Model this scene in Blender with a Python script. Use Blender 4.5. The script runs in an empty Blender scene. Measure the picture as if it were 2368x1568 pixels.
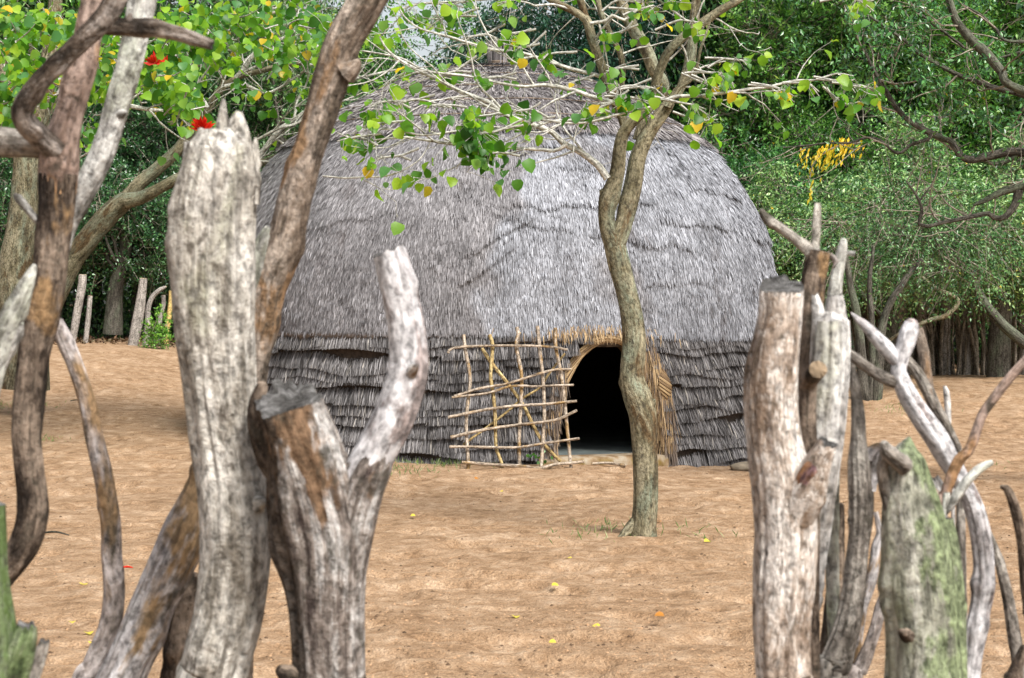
import bpy, math, random
import numpy as np
from mathutils import Vector, Matrix

S = bpy.context.scene
COL = S.collection
R_ = math.radians

# ------------------------------------------------------------------ camera, world, sun, exposure
FPX = 4000.0                 # focal length in units of a 2367 px wide frame
CAMZ = 1.5
PITCH = math.atan(84 / FPX)
cam_d = bpy.data.cameras.new('camera')
cam = bpy.data.objects.new('camera', cam_d)
COL.objects.link(cam)
S.camera = cam
cam.location = (0, 0, CAMZ)
cam.rotation_euler = (math.pi / 2 - PITCH, 0, 0)
cam_d.sensor_width = 36
cam_d.lens = 36 * FPX / 2367
cam_d.clip_start = 0.1
cam_d.clip_end = 2000
cam_d.dof.use_dof = True
cam_d.dof.focus_distance = 15.0
cam_d.dof.aperture_fstop = 8.0

SUN_EL, SUN_AZ = 50, 145      # azimuth: direction the light comes from, clockwise from +Y
w = bpy.data.worlds.new('World')
S.world = w
w.use_nodes = True
nt = w.node_tree
nt.nodes.clear()
sky = nt.nodes.new('ShaderNodeTexSky')
sky.sky_type = 'NISHITA'
sky.sun_disc = False
sky.sun_elevation = R_(SUN_EL)
sky.sun_rotation = R_(SUN_AZ)
sky.dust_density = 4.0
sky.air_density = 1.2
hs = nt.nodes.new('ShaderNodeHueSaturation')
hs.inputs['Saturation'].default_value = 0.38
bg = nt.nodes.new('ShaderNodeBackground')
bg.inputs['Strength'].default_value = 0.098
wo = nt.nodes.new('ShaderNodeOutputWorld')
nt.links.new(sky.outputs[0], hs.inputs['Color'])
nt.links.new(hs.outputs[0], bg.inputs['Color'])
nt.links.new(bg.outputs[0], wo.inputs[0])

sd = bpy.data.lights.new('sun', 'SUN')
sd.energy = 2.8
sd.angle = R_(18)
sd.color = (1.0, 0.97, 0.92)
so = bpy.data.objects.new('sun', sd)
COL.objects.link(so)
_az, _el = R_(SUN_AZ), R_(SUN_EL)
_sv = Vector((math.sin(_az) * math.cos(_el), math.cos(_az) * math.cos(_el), math.sin(_el)))
so.rotation_euler = _sv.to_track_quat('Z', 'Y').to_euler()
so.location = (0, 0, 30)

S.view_settings.view_transform = 'Standard'
S.view_settings.look = 'None'
S.view_settings.exposure = 1.08
S.view_settings.gamma = 1.0
S.cycles.max_bounces = 6
S.cycles.diffuse_bounces = 3
S.cycles.glossy_bounces = 2
S.cycles.transmission_bounces = 3
S.cycles.transparent_max_bounces = 4
S.cycles.use_adaptive_sampling = True

# ------------------------------------------------------------------ helpers
def P(x, y, Y):
    """point at world depth Y seen at frame position (x, y)"""
    u = (x - 1183.5) / FPX
    v = (784 - y) / FPX
    d = (u, math.cos(PITCH) + v * math.sin(PITCH), -math.sin(PITCH) + v * math.cos(PITCH))
    t = Y / d[1]
    return (d[0] * t, Y, CAMZ + d[2] * t)

def rng_(seed):
    return np.random.default_rng(seed)

def _hash(ix, iy, iz):
    h = (ix.astype(np.int64) * 374761393 + iy.astype(np.int64) * 668265263 + iz.astype(np.int64) * 2147483647) & 0xffffffff
    h = ((h ^ (h >> 13)) * 1274126177) & 0xffffffff
    h = ((h ^ (h >> 16)) * 2246822519) & 0xffffffff
    return ((h ^ (h >> 15)) & 0xffff) / 65535.0

def noise(p):
    """value noise in 0..1 for an array of points"""
    p = np.asarray(p, float) + 1000.0
    i = np.floor(p).astype(np.int64)
    f = p - i
    f = f * f * (3 - 2 * f)
    x, y, z = i[..., 0], i[..., 1], i[..., 2]
    fx, fy, fz = f[..., 0], f[..., 1], f[..., 2]
    def L(a, b, t): return a + (b - a) * t
    return L(L(L(_hash(x, y, z), _hash(x + 1, y, z), fx), L(_hash(x, y + 1, z), _hash(x + 1, y + 1, z), fx), fy),
             L(L(_hash(x, y, z + 1), _hash(x + 1, y, z + 1), fx), L(_hash(x, y + 1, z + 1), _hash(x + 1, y + 1, z + 1), fx), fy), fz)

def fbm(p, o=3):
    p = np.asarray(p, float)
    s, a, t = 0, 1.0, 0
    for k in range(o):
        s = s + a * noise(p * 2 ** k + 17.3 * k)
        t += a
        a *= .5
    return s / t - .5

def sstep(a, b, x):
    t = np.clip((np.asarray(x, float) - a) / (b - a), 0, 1)
    return t * t * (3 - 2 * t)

class MB:
    """collects vertices, faces and a texture coordinate; build() links ONE mesh object"""
    def __init__(s):
        s.v = []; s.tc = []; s.f = []; s.n = 0
    def add(s, v, faces, tc=None, mat=0):
        v = np.asarray(v, float).reshape(-1, 3)
        s.v.append(v)
        s.tc.append(v if tc is None else np.asarray(tc, float).reshape(-1, 3))
        fl = faces if isinstance(faces, list) else [faces]
        for a in fl:
            a = np.asarray(a, np.int64)
            if len(a):
                s.f.append((a + s.n, mat))
        s.n += len(v)
    def mesh(s, name, mats, smooth=True, origin=None):
        v = np.concatenate(s.v); tc = np.concatenate(s.tc)
        if origin is not None:
            v = v - np.asarray(origin)
        me = bpy.data.meshes.new(name)
        me.vertices.add(len(v))
        me.vertices.foreach_set('co', v.astype(np.float32).ravel())
        loops = np.concatenate([a.ravel() for a, m in s.f])
        tot = np.concatenate([np.full(len(a), a.shape[1]) for a, m in s.f])
        mi = np.concatenate([np.full(len(a), m) for a, m in s.f])
        me.loops.add(len(loops))
        me.loops.foreach_set('vertex_index', loops.astype(np.int32))
        me.polygons.add(len(tot))
        me.polygons.foreach_set('loop_start', (np.cumsum(tot) - tot).astype(np.int32))
        me.polygons.foreach_set('material_index', mi.astype(np.int32))
        me.polygons.foreach_set('use_smooth', np.full(len(tot), bool(smooth)))
        at = me.attributes.new('tc', 'FLOAT_VECTOR', 'POINT')
        at.data.foreach_set('vector', tc.astype(np.float32).ravel())
        me.update(calc_edges=True)
        me.validate()
        for m in (mats if isinstance(mats, (list, tuple)) else [mats]):
            me.materials.append(m)
        return me
    def build(s, name, mats, parent=None, smooth=True, origin=None):
        """origin: world point that becomes the object's own origin (for top level things)"""
        if origin is None and parent is not None and parent.get('_o') is not None:
            origin = tuple(parent['_o'])
        me = s.mesh(name, mats, smooth, origin)
        o = bpy.data.objects.new(name, me)
        COL.objects.link(o)
        if parent is not None:
            o.parent = parent
        elif origin is not None:
            o.location = origin
        if origin is not None:
            o['_o'] = [float(c) for c in origin]
        return o

def tag(o, label=None, cat=None, group=None, kind=None):
    if label: o['label'] = label
    if cat: o['category'] = cat
    if group: o['group'] = group
    if kind: o['kind'] = kind
    return o

def empty(name, loc, label, cat, group=None):
    o = bpy.data.objects.new(name, None)
    COL.objects.link(o)
    o.location = loc
    o['_o'] = [float(c) for c in loc]
    o.empty_display_size = .2
    return tag(o, label, cat, group)

def kids(o, _c={}):
    return [c for c in bpy.data.objects if c.parent == o]

def copy_thing(o, loc, rz=0.0, sc=1.0, label=None):
    c = o.copy(); COL.objects.link(c)
    c.location = loc; c.rotation_euler = (0, 0, rz)
    c.scale = (sc, sc, sc) if np.isscalar(sc) else sc
    if label: c['label'] = label
    for k in kids(o):
        d = k.copy(); COL.objects.link(d); d.parent = c
    return c

def catmull(pts, step):
    """smooth a polyline of n-vectors, resampled about every `step` metres"""
    p = np.asarray(pts, float)
    if len(p) < 3:
        q = np.linspace(0, 1, max(2, int(np.linalg.norm(p[1][:3] - p[0][:3]) / step) + 1))[:, None]
        return p[0] * (1 - q) + p[1] * q
    e = np.vstack([2 * p[0] - p[1], p, 2 * p[-1] - p[-2]])
    out = []
    for i in range(1, len(e) - 2):
        a, b, c, d = e[i - 1], e[i], e[i + 1], e[i + 2]
        n = max(1, int(np.linalg.norm((c - b)[:3]) / step))
        t = (np.arange(n) / n)[:, None]
        out.append(.5 * ((2 * b) + (c - a) * t + (2 * a - 5 * b + 4 * c - d) * t ** 2 + (3 * b - a - 3 * c + d) * t ** 3))
    out.append(p[-1][None])
    return np.vstack(out)

def tube(mb, pts, sides=8, lump=0.0, ridge=0.0, step=.05, cap='round', capmat=0, seed=0, mat=0, wob=0.0, smooth=True, flat=1.0, jag=0.0, startcap=False, fine=0.0, tilt=None, knots=0):
    """pts: rows of (x, y, z, radius). cap: round | cut | none"""
    q = catmull(pts, step) if smooth else np.asarray(pts, float)
    c, r = q[:, :3].copy(), np.abs(q[:, 3]).copy() + 1e-5
    n = len(c)
    L = np.concatenate([[0], np.cumsum(np.linalg.norm(np.diff(c, axis=0), axis=1))])
    if wob:
        for k in range(3):
            c[:, k] += wob * fbm(np.c_[L * 3, np.full(n, seed * 3.1 + k * 7), np.full(n, .3)], 3) * np.minimum(1, L / .15)
    t = np.gradient(c, axis=0) if n > 2 else np.tile(c[1] - c[0], (2, 1))
    t /= np.linalg.norm(t, axis=1)[:, None] + 1e-9
    up = np.array([0, -1.0, 0]) if abs(t[0][1]) < .9 else np.array([0, 0, 1.0])
    N = np.empty((n, 3))
    a = up - t[0] * up.dot(t[0]); a /= np.linalg.norm(a)
    for i in range(n):
        a = a - t[i] * a.dot(t[i]); a /= np.linalg.norm(a) + 1e-9
        N[i] = a
    B = np.cross(t, N)
    ang = np.arange(sides) / sides * 2 * math.pi
    ca, sa = np.cos(ang), np.sin(ang)
    rr = np.repeat(r[:, None], sides, 1)
    off = seed * 5.37
    if lump or ridge:
        rm = max(np.median(r), 1e-3)
        A = np.stack([np.broadcast_to(ca * 1.0, (n, sides)), np.broadcast_to(sa * 1.0, (n, sides)), np.repeat(L[:, None], sides, 1)], -1)
        if lump:
            rr = rr * (1 + lump * 2 * fbm(A * np.array([1.3, 1.3, .35 / rm * .5]) + off, 3))
        if ridge:
            rr = rr * (1 + ridge * 2 * fbm(A * np.array([5, 5, .25 / rm]) + off + 9, 2))
        if fine:
            b_ = fbm(A * np.array([3.2, 3.2, .9 / rm * .5]) + off + 21, 3)
            pit = sstep(.60, .80, noise(A * np.array([4.5, 4.5, .30 / rm]) + off + 40))
            gro = sstep(.62, .75, noise(A * np.array([7, 7, .07 / rm]) + off + 60))
            rr = rr + fine * np.clip(r / .09, .05, 1)[:, None] * (.010 * b_ - .006 * pit - .006 * gro)
    if knots:
        kr = rng_(seed * 7 + 3)
        for _ in range(knots):
            ks, ka, kw = kr.uniform(.05, .95) * L[-1], kr.uniform(-math.pi, math.pi), kr.uniform(.45, 1.1)
            j0 = int(np.searchsorted(L, ks)); r0_ = r[min(j0, n - 1)]
            da = (ang[None] - ka + math.pi) % (2 * math.pi) - math.pi
            rr = rr + r0_ * kr.uniform(.12, .38) * np.exp(-((L[:, None] - ks) / (r0_ * kw)) ** 2 - (da / (.55 * kw + .2)) ** 2)
            if kr.random() < .4:
                rr = rr - r0_ * .22 * np.exp(-((L[:, None] - ks) / (r0_ * kw * .3)) ** 2 - (da / .25) ** 2)
    V = c[:, None] + N[:, None] * (ca * rr)[..., None] + B[:, None] * (sa * rr * flat)[..., None]
    if tilt is not None:
        o_ = V[-1] - c[-1]
        V[-1] += t[-1] * (o_[:, 0] * tilt[0] + o_[:, 1] * tilt[1])[:, None]
    if jag:
        j = fbm(np.stack([ca * 3 + off, sa * 3, np.zeros(sides)], -1), 2) + .4 * (rng_(seed + 5).random(sides) - .5)
        V[-1] += t[-1] * (j * jag)[:, None]
    tc = np.stack([np.broadcast_to(ca, (n, sides)) * r[:, None], np.broadcast_to(sa, (n, sides)) * r[:, None], np.repeat(L[:, None], sides, 1) + off * 7], -1)
    i = np.arange(n - 1)[:, None] * sides
    k = np.arange(sides)[None]; k2 = (k + 1) % sides
    F = np.stack([i + k, i + k2, i + sides + k2, i + sides + k], -1).reshape(-1, 4)
    mb.add(V.reshape(-1, 3), F, tc.reshape(-1, 3), mat)
    ends = []
    if cap != 'none': ends.append((-1, 1))
    if startcap: ends.append((0, -1))
    for e, sg in ends:
        ring = V[e]; cen = c[e]
        if cap == 'cut':
            inner = ring.mean(0) + (ring - ring.mean(0)) * .8 + t[e] * sg * r[e] * .05
            vv = np.vstack([ring, inner, (ring.mean(0) + t[e] * sg * r[e] * .02)[None]])
        else:
            inner = cen + (ring - cen) * .6 + t[e] * sg * r[e] * .45
            vv = np.vstack([ring, inner, (cen + t[e] * sg * r[e] * .6)[None]])
        tcc = (vv - cen) + off
        q4 = np.stack([k[0], k2[0], sides + k2[0], sides + k[0]], -1)
        t3 = np.stack([sides + k[0], sides + k2[0], np.full(sides, 2 * sides)], -1)
        mb.add(vv, [q4, t3], tcc, capmat if cap == 'cut' else mat)
    return c, r

def px(pts, Y, ox=0, oy=0, s=1.0):
    """frame polyline rows (x, y, width[, depth offset]) -> rows (X, Y, Z, radius)"""
    out = []
    for p in pts:
        x, y = ox + p[0] * s, oy + p[1] * s
        d = Y + (p[3] if len(p) > 3 else 0)
        out.append(P(x, y, d) + (p[2] * s / 2 * d / FPX,))
    return out

# zoom windows in which the photograph was measured -> frame coordinates
ZT = dict(ox=2000 / 1.7305, oy=0, s=.28893)          # top middle
ZL = dict(ox=900 / 1.7305, oy=0, s=.28893)           # top left of the hut
ZG = dict(ox=1700 / 1.7305, oy=1250 / 1.7305, s=.28893)   # door and gate
ZR = dict(ox=1775.2, oy=0, s=.5)                     # top right quarter column
ZB = dict(ox=1775.2, oy=783.6, s=.5)                 # bottom right column

# ------------------------------------------------------------------ node materials
class NT:
    def __init__(s, name):
        s.m = bpy.data.materials.new(name)
        s.m.use_nodes = True
        s.t = s.m.node_tree
        s.t.nodes.clear()
        s.out = s.t.nodes.new('ShaderNodeOutputMaterial')
    def n(s, typ, **kw):
        nd = s.t.nodes.new(typ)
        for k, v in kw.items():
            if k.startswith('i_'):
                key = k[2:]
                nd.inputs[int(key) if key.isdigit() else key].default_value = v
            else:
                setattr(nd, k, v)
        return nd
    def l(s, a, b): s.t.links.new(a, b)
    def attr(s): return s.n('ShaderNodeAttribute', attribute_name='tc').outputs['Vector']
    def mapping(s, vec, scale, loc=(0, 0, 0)):
        m = s.n('ShaderNodeMapping'); m.inputs['Scale'].default_value = scale; m.inputs['Location'].default_value = loc
        s.l(vec, m.inputs['Vector']); return m.outputs[0]
    def noise(s, vec, scale, detail=3, rough=.55, dist=0):
        m = s.n('ShaderNodeTexNoise'); m.inputs['Scale'].default_value = scale
        m.inputs['Detail'].default_value = detail; m.inputs['Roughness'].default_value = rough; m.inputs['Distortion'].default_value = dist
        s.l(vec, m.inputs['Vector']); return m.outputs['Fac']
    def voro(s, vec, scale, feat='F1'):
        m = s.n('ShaderNodeTexVoronoi', feature=feat); m.inputs['Scale'].default_value = scale
        s.l(vec, m.inputs['Vector']); return m
    def ramp(s, fac, stops, interp='LINEAR'):
        r = s.n('ShaderNodeValToRGB'); r.color_ramp.interpolation = interp
        e = r.color_ramp.elements
        while len(e) < len(stops): e.new(.5)
        for k, (p, c) in enumerate(stops):
            e[k].position = p
            e[k].color = (*c, 1) if not np.isscalar(c) else (c, c, c, 1)
        s.l(fac, r.inputs[0]); return r.outputs[0]
    def mix(s, fac, a, b, mode='MIX'):
        m = s.n('ShaderNodeMix', data_type='RGBA', blend_type=mode)
        for sock, v in ((m.inputs[0], fac), (m.inputs[6], a), (m.inputs[7], b)):
            if hasattr(v, 'is_linked'): s.l(v, sock)
            elif np.isscalar(v): sock.default_value = v
            else: sock.default_value = (*v, 1)
        return m.outputs[2]
    def math(s, op, a, b=0.0, clamp=False):
        m = s.n('ShaderNodeMath', operation=op); m.use_clamp = clamp
        for sock, v in ((m.inputs[0], a), (m.inputs[1], b)):
            if hasattr(v, 'is_linked'): s.l(v, sock)
            else: sock.default_value = v
        return m.outputs[0]
    def bump(s, h, strength=.5, dist=.01):
        b = s.n('ShaderNodeBump'); b.inputs['Strength'].default_value = strength; b.inputs['Distance'].default_value = dist
        s.l(h, b.inputs['Height']); return b.outputs[0]
    def principled(s, col, rough=.8, normal=None, spec=.3):
        p = s.n('ShaderNodeBsdfPrincipled')
        if hasattr(col, 'is_linked'): s.l(col, p.inputs['Base Color'])
        else: p.inputs['Base Color'].default_value = (*col, 1)
        if hasattr(rough, 'is_linked'): s.l(rough, p.inputs['Roughness'])
        else: p.inputs['Roughness'].default_value = rough
        p.inputs['Specular IOR Level'].default_value = spec
        if normal is not None: s.l(normal, p.inputs['Normal'])
        s.l(p.outputs[0], s.out.inputs[0])
        return p

def wood(name, light, mid, dark, streak=1.0, spots=0.3, spotcol=(.045, .04, .03), spotscale=28, patch=None, patchamt=0.0, patchscale=3.0,
         green=None, greenamt=0.0, greenscale=2.5, bump=.6, flake=0.0, fine=70, cracks=.5, side=None):
    """weathered wood or bark. streaks run along the limb through the attribute tc"""
    t = NT(name)
    tc = t.attr()
    st = t.noise(t.mapping(tc, (1, 1, .055)), fine * 1.5, 5, .7, .15)
    bl = t.noise(t.mapping(tc, (1, 1, .4)), 11, 6, .7, .2)
    mo = t.noise(t.mapping(tc, (1, 1, .75), (2, 8, 5)), 52, 5, .65, .1)
    f = t.math('ADD', t.math('MULTIPLY', st, .45 * streak + .1), t.math('MULTIPLY', bl, .9 - .45 * streak))
    K = .86
    light, mid, dark = (tuple(c * K for c in q) for q in (light, mid, dark))
    col = t.ramp(f, [(.39, dark), (.475, mid), (.555, light), (.64, tuple(min(1, c * 1.25) for c in light))])
    col = t.mix(1.0, col, t.ramp(mo, [(.34, .36), (.45, .80), (.54, 1.12), (.64, 1.42)]), 'MULTIPLY')
    if flake:
        v = t.voro(t.mapping(t.mix(.06, tc, t.n('ShaderNodeTexNoise', i_Scale=20.0).outputs['Color']), (1, 1, .7)), 48)
        fl = t.ramp(t.math('ADD', v.outputs['Distance'], t.math('MULTIPLY', t.math('SUBTRACT', mo, .5), .8)), [(.26, 1.0), (.42, 0.0)])
        msk = t.math('MULTIPLY', fl, t.math('MULTIPLY', t.ramp(bl, [(.40, .25), (.54, 1.)]), flake))
        col = t.mix(msk, col, tuple(min(.85, c * 1.45 + .02) for c in light))
    if patch is not None:
        pm = t.ramp(t.noise(t.mapping(tc, (1, 1, .45), (3, 5, 1)), patchscale, 5, .65, .3), [(.62 - patchamt * .35, 0.), (.67 - patchamt * .35, 1.)])
        col = t.mix(pm, col, t.mix(t.ramp(mo, [(.38, 0.), (.6, 1.)]), tuple(c * .35 for c in patch), tuple(c * .8 for c in patch)))
    if green is not None:
        gm = t.ramp(t.noise(t.mapping(tc, (1, 1, .4), (7, 1, 2)), greenscale, 5, .65, .5), [(.6 - greenamt * .4, 0.), (.8 - greenamt * .4, 1.)])
        gm = t.math('MULTIPLY', gm, t.ramp(mo, [(.36, .15), (.58, 1.)]))
        col = t.mix(gm, col, tuple(c * .8 for c in green))
    if cracks:
        ck = t.noise(t.mapping(tc, (1, 1, .045), (1, 9, 3)), 44, 3, .5, .3)
        cm = t.ramp(ck, [(.34, 1.), (.40, 0.)])
        col = t.mix(t.math('MULTIPLY', cm, cracks), col, tuple(c * .35 for c in dark))
    if spots:
        sp = t.noise(t.mapping(tc, (1, 1, .7), (4, 4, 4)), spotscale, 5, .65, .3)
        sm = t.ramp(sp, [(.60 - spots * .10, 0.), (.70 - spots * .10, 1.)])
        col = t.mix(t.math('MULTIPLY', sm, .8), col, spotcol)
    if side is not None:          # bark or moss that is left on one side of the trunk: (direction, threshold, colour)
        sp_ = t.n('ShaderNodeSeparateXYZ'); t.l(tc, sp_.inputs[0])
        e = t.math('ADD', t.math('MULTIPLY', sp_.outputs[1], side[0] * 10), t.math('MULTIPLY', t.math('SUBTRACT', bl, .5), 3.2))
        sm_ = t.ramp(t.math('ADD', t.math('SUBTRACT', e, side[1]), .5), [(.40, 0.), (.60, 1.)])
        col = t.mix(t.math('MULTIPLY', sm_, .9), col, t.mix(1.0, t.ramp(mo, [(.38, .35), (.52, 1.), (.66, 1.9)]), side[2], 'MULTIPLY'))
    h = t.math('ADD', t.math('MULTIPLY', st, .5), t.math('ADD', t.math('MULTIPLY', mo, .7), t.math('MULTIPLY', bl, .5)))
    t.principled(col, .9, t.bump(h, min(1, bump), .022), .12)
    return t.m

def leafmat(name, cols, trans=.35, rough=.45, spec=.35, yellow=0.0, ycol=(.75, .5, .04), vary=False):
    """cols: list of base colours chosen per leaf at random"""
    t = NT(name)
    g = t.n('ShaderNodeNewGeometry')
    rnd = g.outputs['Random Per Island']
    n = len(cols)
    stops = [((i + .5) / n * (1 - yellow), c) for i, c in enumerate(cols)]
    if yellow:
        stops += [(1 - yellow, cols[-1]), (1 - yellow + .004, ycol)]
    col = t.ramp(rnd, stops)
    big = t.noise(t.n('ShaderNodeTexCoord').outputs['Object'], 1.6, 2)
    oi = t.n('ShaderNodeObjectInfo').outputs['Random']
    col = t.mix(1.0, col, t.ramp(oi, [(0., (.45, .62, .66)), (.5, (.95, 1., .85)), (1., (1.6, 1.4, 1.2))]), 'MULTIPLY') if vary else col
    col = t.mix(t.ramp(big, [(.40, .0), (.60, .8)]), col, t.mix(1.0, col, (.5, .68, .6), 'MULTIPLY'))
    p = t.principled(col, rough, None, spec)
    tr = t.n('ShaderNodeBsdfTranslucent')
    t.l(t.mix(1.0, col, (1.25, 1.3, .6), 'MULTIPLY'), tr.inputs['Color'])
    mx = t.n('ShaderNodeMixShader'); mx.inputs[0].default_value = trans
    t.l(p.outputs[0], mx.inputs[1]); t.l(tr.outputs[0], mx.inputs[2]); t.l(mx.outputs[0], t.out.inputs[0])
    return t.m

def thatchmat(name, kind):
    t = NT(name)
    g = t.n('ShaderNodeNewGeometry')
    rnd = g.outputs['Random Per Island']
    ob = t.n('ShaderNodeTexCoord').outputs['Object']
    if kind == 'dome':
        col = t.ramp(rnd, [(.0, (.11, .107, .108)), (.15, (.20, .196, .20)), (.55, (.29, .287, .295)), (.85, (.38, .377, .387)), (1., (.50, .495, .505))])
        # tone by side and noise: right flank paler and cooler, left flank darker
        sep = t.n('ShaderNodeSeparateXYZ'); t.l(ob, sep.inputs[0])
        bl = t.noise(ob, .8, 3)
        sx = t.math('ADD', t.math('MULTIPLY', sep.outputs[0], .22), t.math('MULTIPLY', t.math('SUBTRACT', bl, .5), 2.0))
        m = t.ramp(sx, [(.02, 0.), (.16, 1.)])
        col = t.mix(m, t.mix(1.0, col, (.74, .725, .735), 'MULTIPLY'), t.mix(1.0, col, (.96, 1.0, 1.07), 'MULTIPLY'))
        bl2 = t.ramp(t.noise(ob, 2.6, 4), [(.35, .78), (.6, 1.06)])
        col = t.mix(1.0, col, bl2, 'MULTIPLY')
        stn = t.noise(t.mapping(ob, (1, 1, .45), (4, 2, 9)), 2.2, 5, .7)
        col = t.mix(t.ramp(stn, [(.58, 0.), (.68, .55)]), col, (.085, .07, .066))
    elif kind == 'cap':
        col = t.ramp(rnd, [(.0, (.10, .088, .088)), (.4, (.20, .182, .182)), (.8, (.30, .28, .28)), (1., (.42, .40, .39))])
        bl2 = t.ramp(t.noise(ob, 3, 4), [(.35, .65), (.6, 1.05)])
        col = t.mix(1.0, col, bl2, 'MULTIPLY')
    elif kind == 'wall':
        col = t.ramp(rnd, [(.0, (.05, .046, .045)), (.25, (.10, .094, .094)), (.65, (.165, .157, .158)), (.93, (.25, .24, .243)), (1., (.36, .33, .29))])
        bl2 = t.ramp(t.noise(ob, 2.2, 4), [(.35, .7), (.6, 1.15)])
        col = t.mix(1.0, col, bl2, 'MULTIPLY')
    elif kind == 'gold':
        col = t.ramp(rnd, [(.0, (.15, .10, .06)), (.5, (.33, .225, .12)), (1., (.50, .37, .21))])
    elif kind == 'brown':
        col = t.ramp(rnd, [(.0, (.085, .062, .05)), (.5, (.17, .135, .11)), (.85, (.24, .19, .15)), (1., (.40, .27, .13))])
    t.principled(col, .7, None, .2)
    return t.m

def simple(name, c, rough=.8, var=.3, scale=8, bump=.3, coord='Object', dist=.01):
    t = NT(name)
    v = t.n('ShaderNodeTexCoord').outputs[coord]
    n1 = t.noise(v, scale, 5, .6)
    col = t.ramp(n1, [(.3, tuple(k * (1 - var) for k in c)), (.7, tuple(min(1, k * (1 + var)) for k in c))])
    t.principled(col, rough, t.bump(n1, bump, dist), .25)
    return t.m

# ------------------------------------------------------------------ ground
def H(x, y):
    x = np.asarray(x, float); y = np.asarray(y, float)
    z = .72 * sstep(17, 32, y) * sstep(-1, -8, x)
    z = z + .24 * sstep(20, 28, y) * sstep(1, 6, x)
    z = z - .15 * sstep(.5, 3.2, x) * sstep(12, 17, y) * (1 - sstep(20, 25, y))
    z = z + .05 * sstep(0, -2.5, x) * sstep(12, 17, y) * (1 - sstep(20, 25, y))
    return z
def Hz(x, y): return float(H(x, y))

def ground_z(X, Y):
    X = np.asarray(X, float); Y = np.asarray(Y, float)
    RR = np.hypot(X, Y)
    q = np.stack([X, Y, np.zeros_like(X)], -1)
    z = H(X, Y)
    det = .05 * fbm(q * np.array([.6, .9, 1]), 2) + .028 * fbm(q * np.array([2.2, 2.4, 1]) + 5, 3) + .040 * fbm(q * np.array([6, 8, 1]) + 9, 4)
    # scuffed hollows
    hol = noise(q * np.array([3.2, 6.0, 1]) + 31)
    det = det - .035 * sstep(.62, .82, hol)
    fade = 1 - sstep(25, 45, RR)
    return z + det * fade

def build_ground():
    th = np.concatenate([np.linspace(-math.pi, -.36, 60)[:-1], np.linspace(-.36, .36, 560), np.linspace(.36, math.pi, 60)[1:-1]])
    rad = np.concatenate([[.05, 1, 2, 3], 4 * (42 / 4) ** (np.arange(640) / 639), [50, 65, 90, 150, 300, 700]])
    TT, RR = np.meshgrid(th, rad)
    X, Y = np.sin(TT) * RR, np.cos(TT) * RR
    q = np.stack([X, Y, np.zeros_like(X)], -1)
    z = ground_z(X, Y)
    # little rise of swept sand behind the posts
    n, m = X.shape
    V = np.stack([X, Y, z], -1).reshape(-1, 3)
    i = np.arange(n - 1)[:, None] * m
    k = np.arange(m)[None]; k2 = (k + 1) % m
    F = np.stack([i + k, i + k2, i + m + k2, i + m + k], -1).reshape(-1, 4)[:, ::-1]
    mb = MB(); mb.add(V, F)
    t = NT('sand')
    ob = t.n('ShaderNodeTexCoord').outputs['Object']
    m1 = t.mapping(ob, (1, .9, 1))
    a = t.noise(m1, 1.6, 6, .68, .2)
    b = t.noise(m1, 8, 6, .7, .1)
    c = t.noise(ob, 90, 3, .6)
    f = t.math('ADD', t.math('MULTIPLY', a, .35), t.math('MULTIPLY', b, .65))
    col = t.ramp(f, [(.36, (.205, .122, .066)), (.45, (.310, .196, .112)), (.53, (.385, .256, .155)), (.62, (.50, .355, .235))])
    col = t.mix(.55, col, t.mix(1.0, col, t.ramp(c, [(.3, .45), (.6, 1.25)]), 'MULTIPLY'))
    # crumbs and debris
    sp = t.noise(t.mapping(ob, (1, 1.4, 1)), 22, 2, .5)
    col = t.mix(t.ramp(sp, [(.66, 0.), (.72, .6)]), col, (.17, .095, .05))
    # litter below the trees at the back
    sep = t.n('ShaderNodeSeparateXYZ'); t.l(ob, sep.inputs[0])
    yy = t.math('ADD', sep.outputs[1], t.math('MULTIPLY', t.math('SUBTRACT', t.noise(ob, 1.2, 4), .5), 3.0))
    lit = t.ramp(t.math('DIVIDE', yy, 60.0), [(.575, 0.), (.60, 1.)])
    lc = t.ramp(t.noise(ob, 26, 4, .7), [(.35, (.03, .016, .009)), (.55, (.085, .045, .026)), (.72, (.20, .125, .08))])
    col = t.mix(lit, col, lc)
    h = t.math('ADD', t.math('MULTIPLY', b, .8), t.math('MULTIPLY', t.noise(ob, 45, 4, .7), .5))
    t.principled(col, .95, t.bump(h, 1.0, .06), .1)
    o = mb.build('sand_ground', t.m)
    tag(o, kind='structure')
build_ground()

# ------------------------------------------------------------------ the hut
HX, HY = -.16, 19.05
PROF = np.array([  # z, r
    (1.05, 3.08), (1.5, 3.05), (1.75, 3.03), (1.99, 2.99), (2.33, 2.89), (2.69, 2.70), (3.03, 2.46), (3.28, 2.17),
    (3.49, 1.83), (3.66, 1.52), (3.81, 1.24), (3.95, .90), (4.03, .60), (4.07, .3), (4.08, .02)])
_arc = np.concatenate([[0], np.cumsum(np.hypot(np.diff(PROF[:, 0]), np.diff(PROF[:, 1])))])
ARC = _arc[-1]
def prof(s):
    """arc length from the eave -> z, r (smoothed)"""
    s = np.asarray(s, float)
    zz = 0; rr = 0
    for d, wt in ((-.12, .25), (0, .5), (.12, .25)):
        q = np.clip(s + d, 0, ARC)
        zz = zz + wt * np.interp(q, _arc, PROF[:, 0]); rr = rr + wt * np.interp(q, _arc, PROF[:, 1])
    return zz, rr
def s_of_z(z): return np.interp(z, PROF[:, 0], _arc)
def eave_z(th):
    return 1.17 - .05 * np.sin(th) + .035 * fbm(np.stack([th * 4, th * 0, th * 0], -1), 2) + .045 * np.exp(-((th - .36) / .16) ** 2)
S_CAP = float(s_of_z(3.16))
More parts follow.
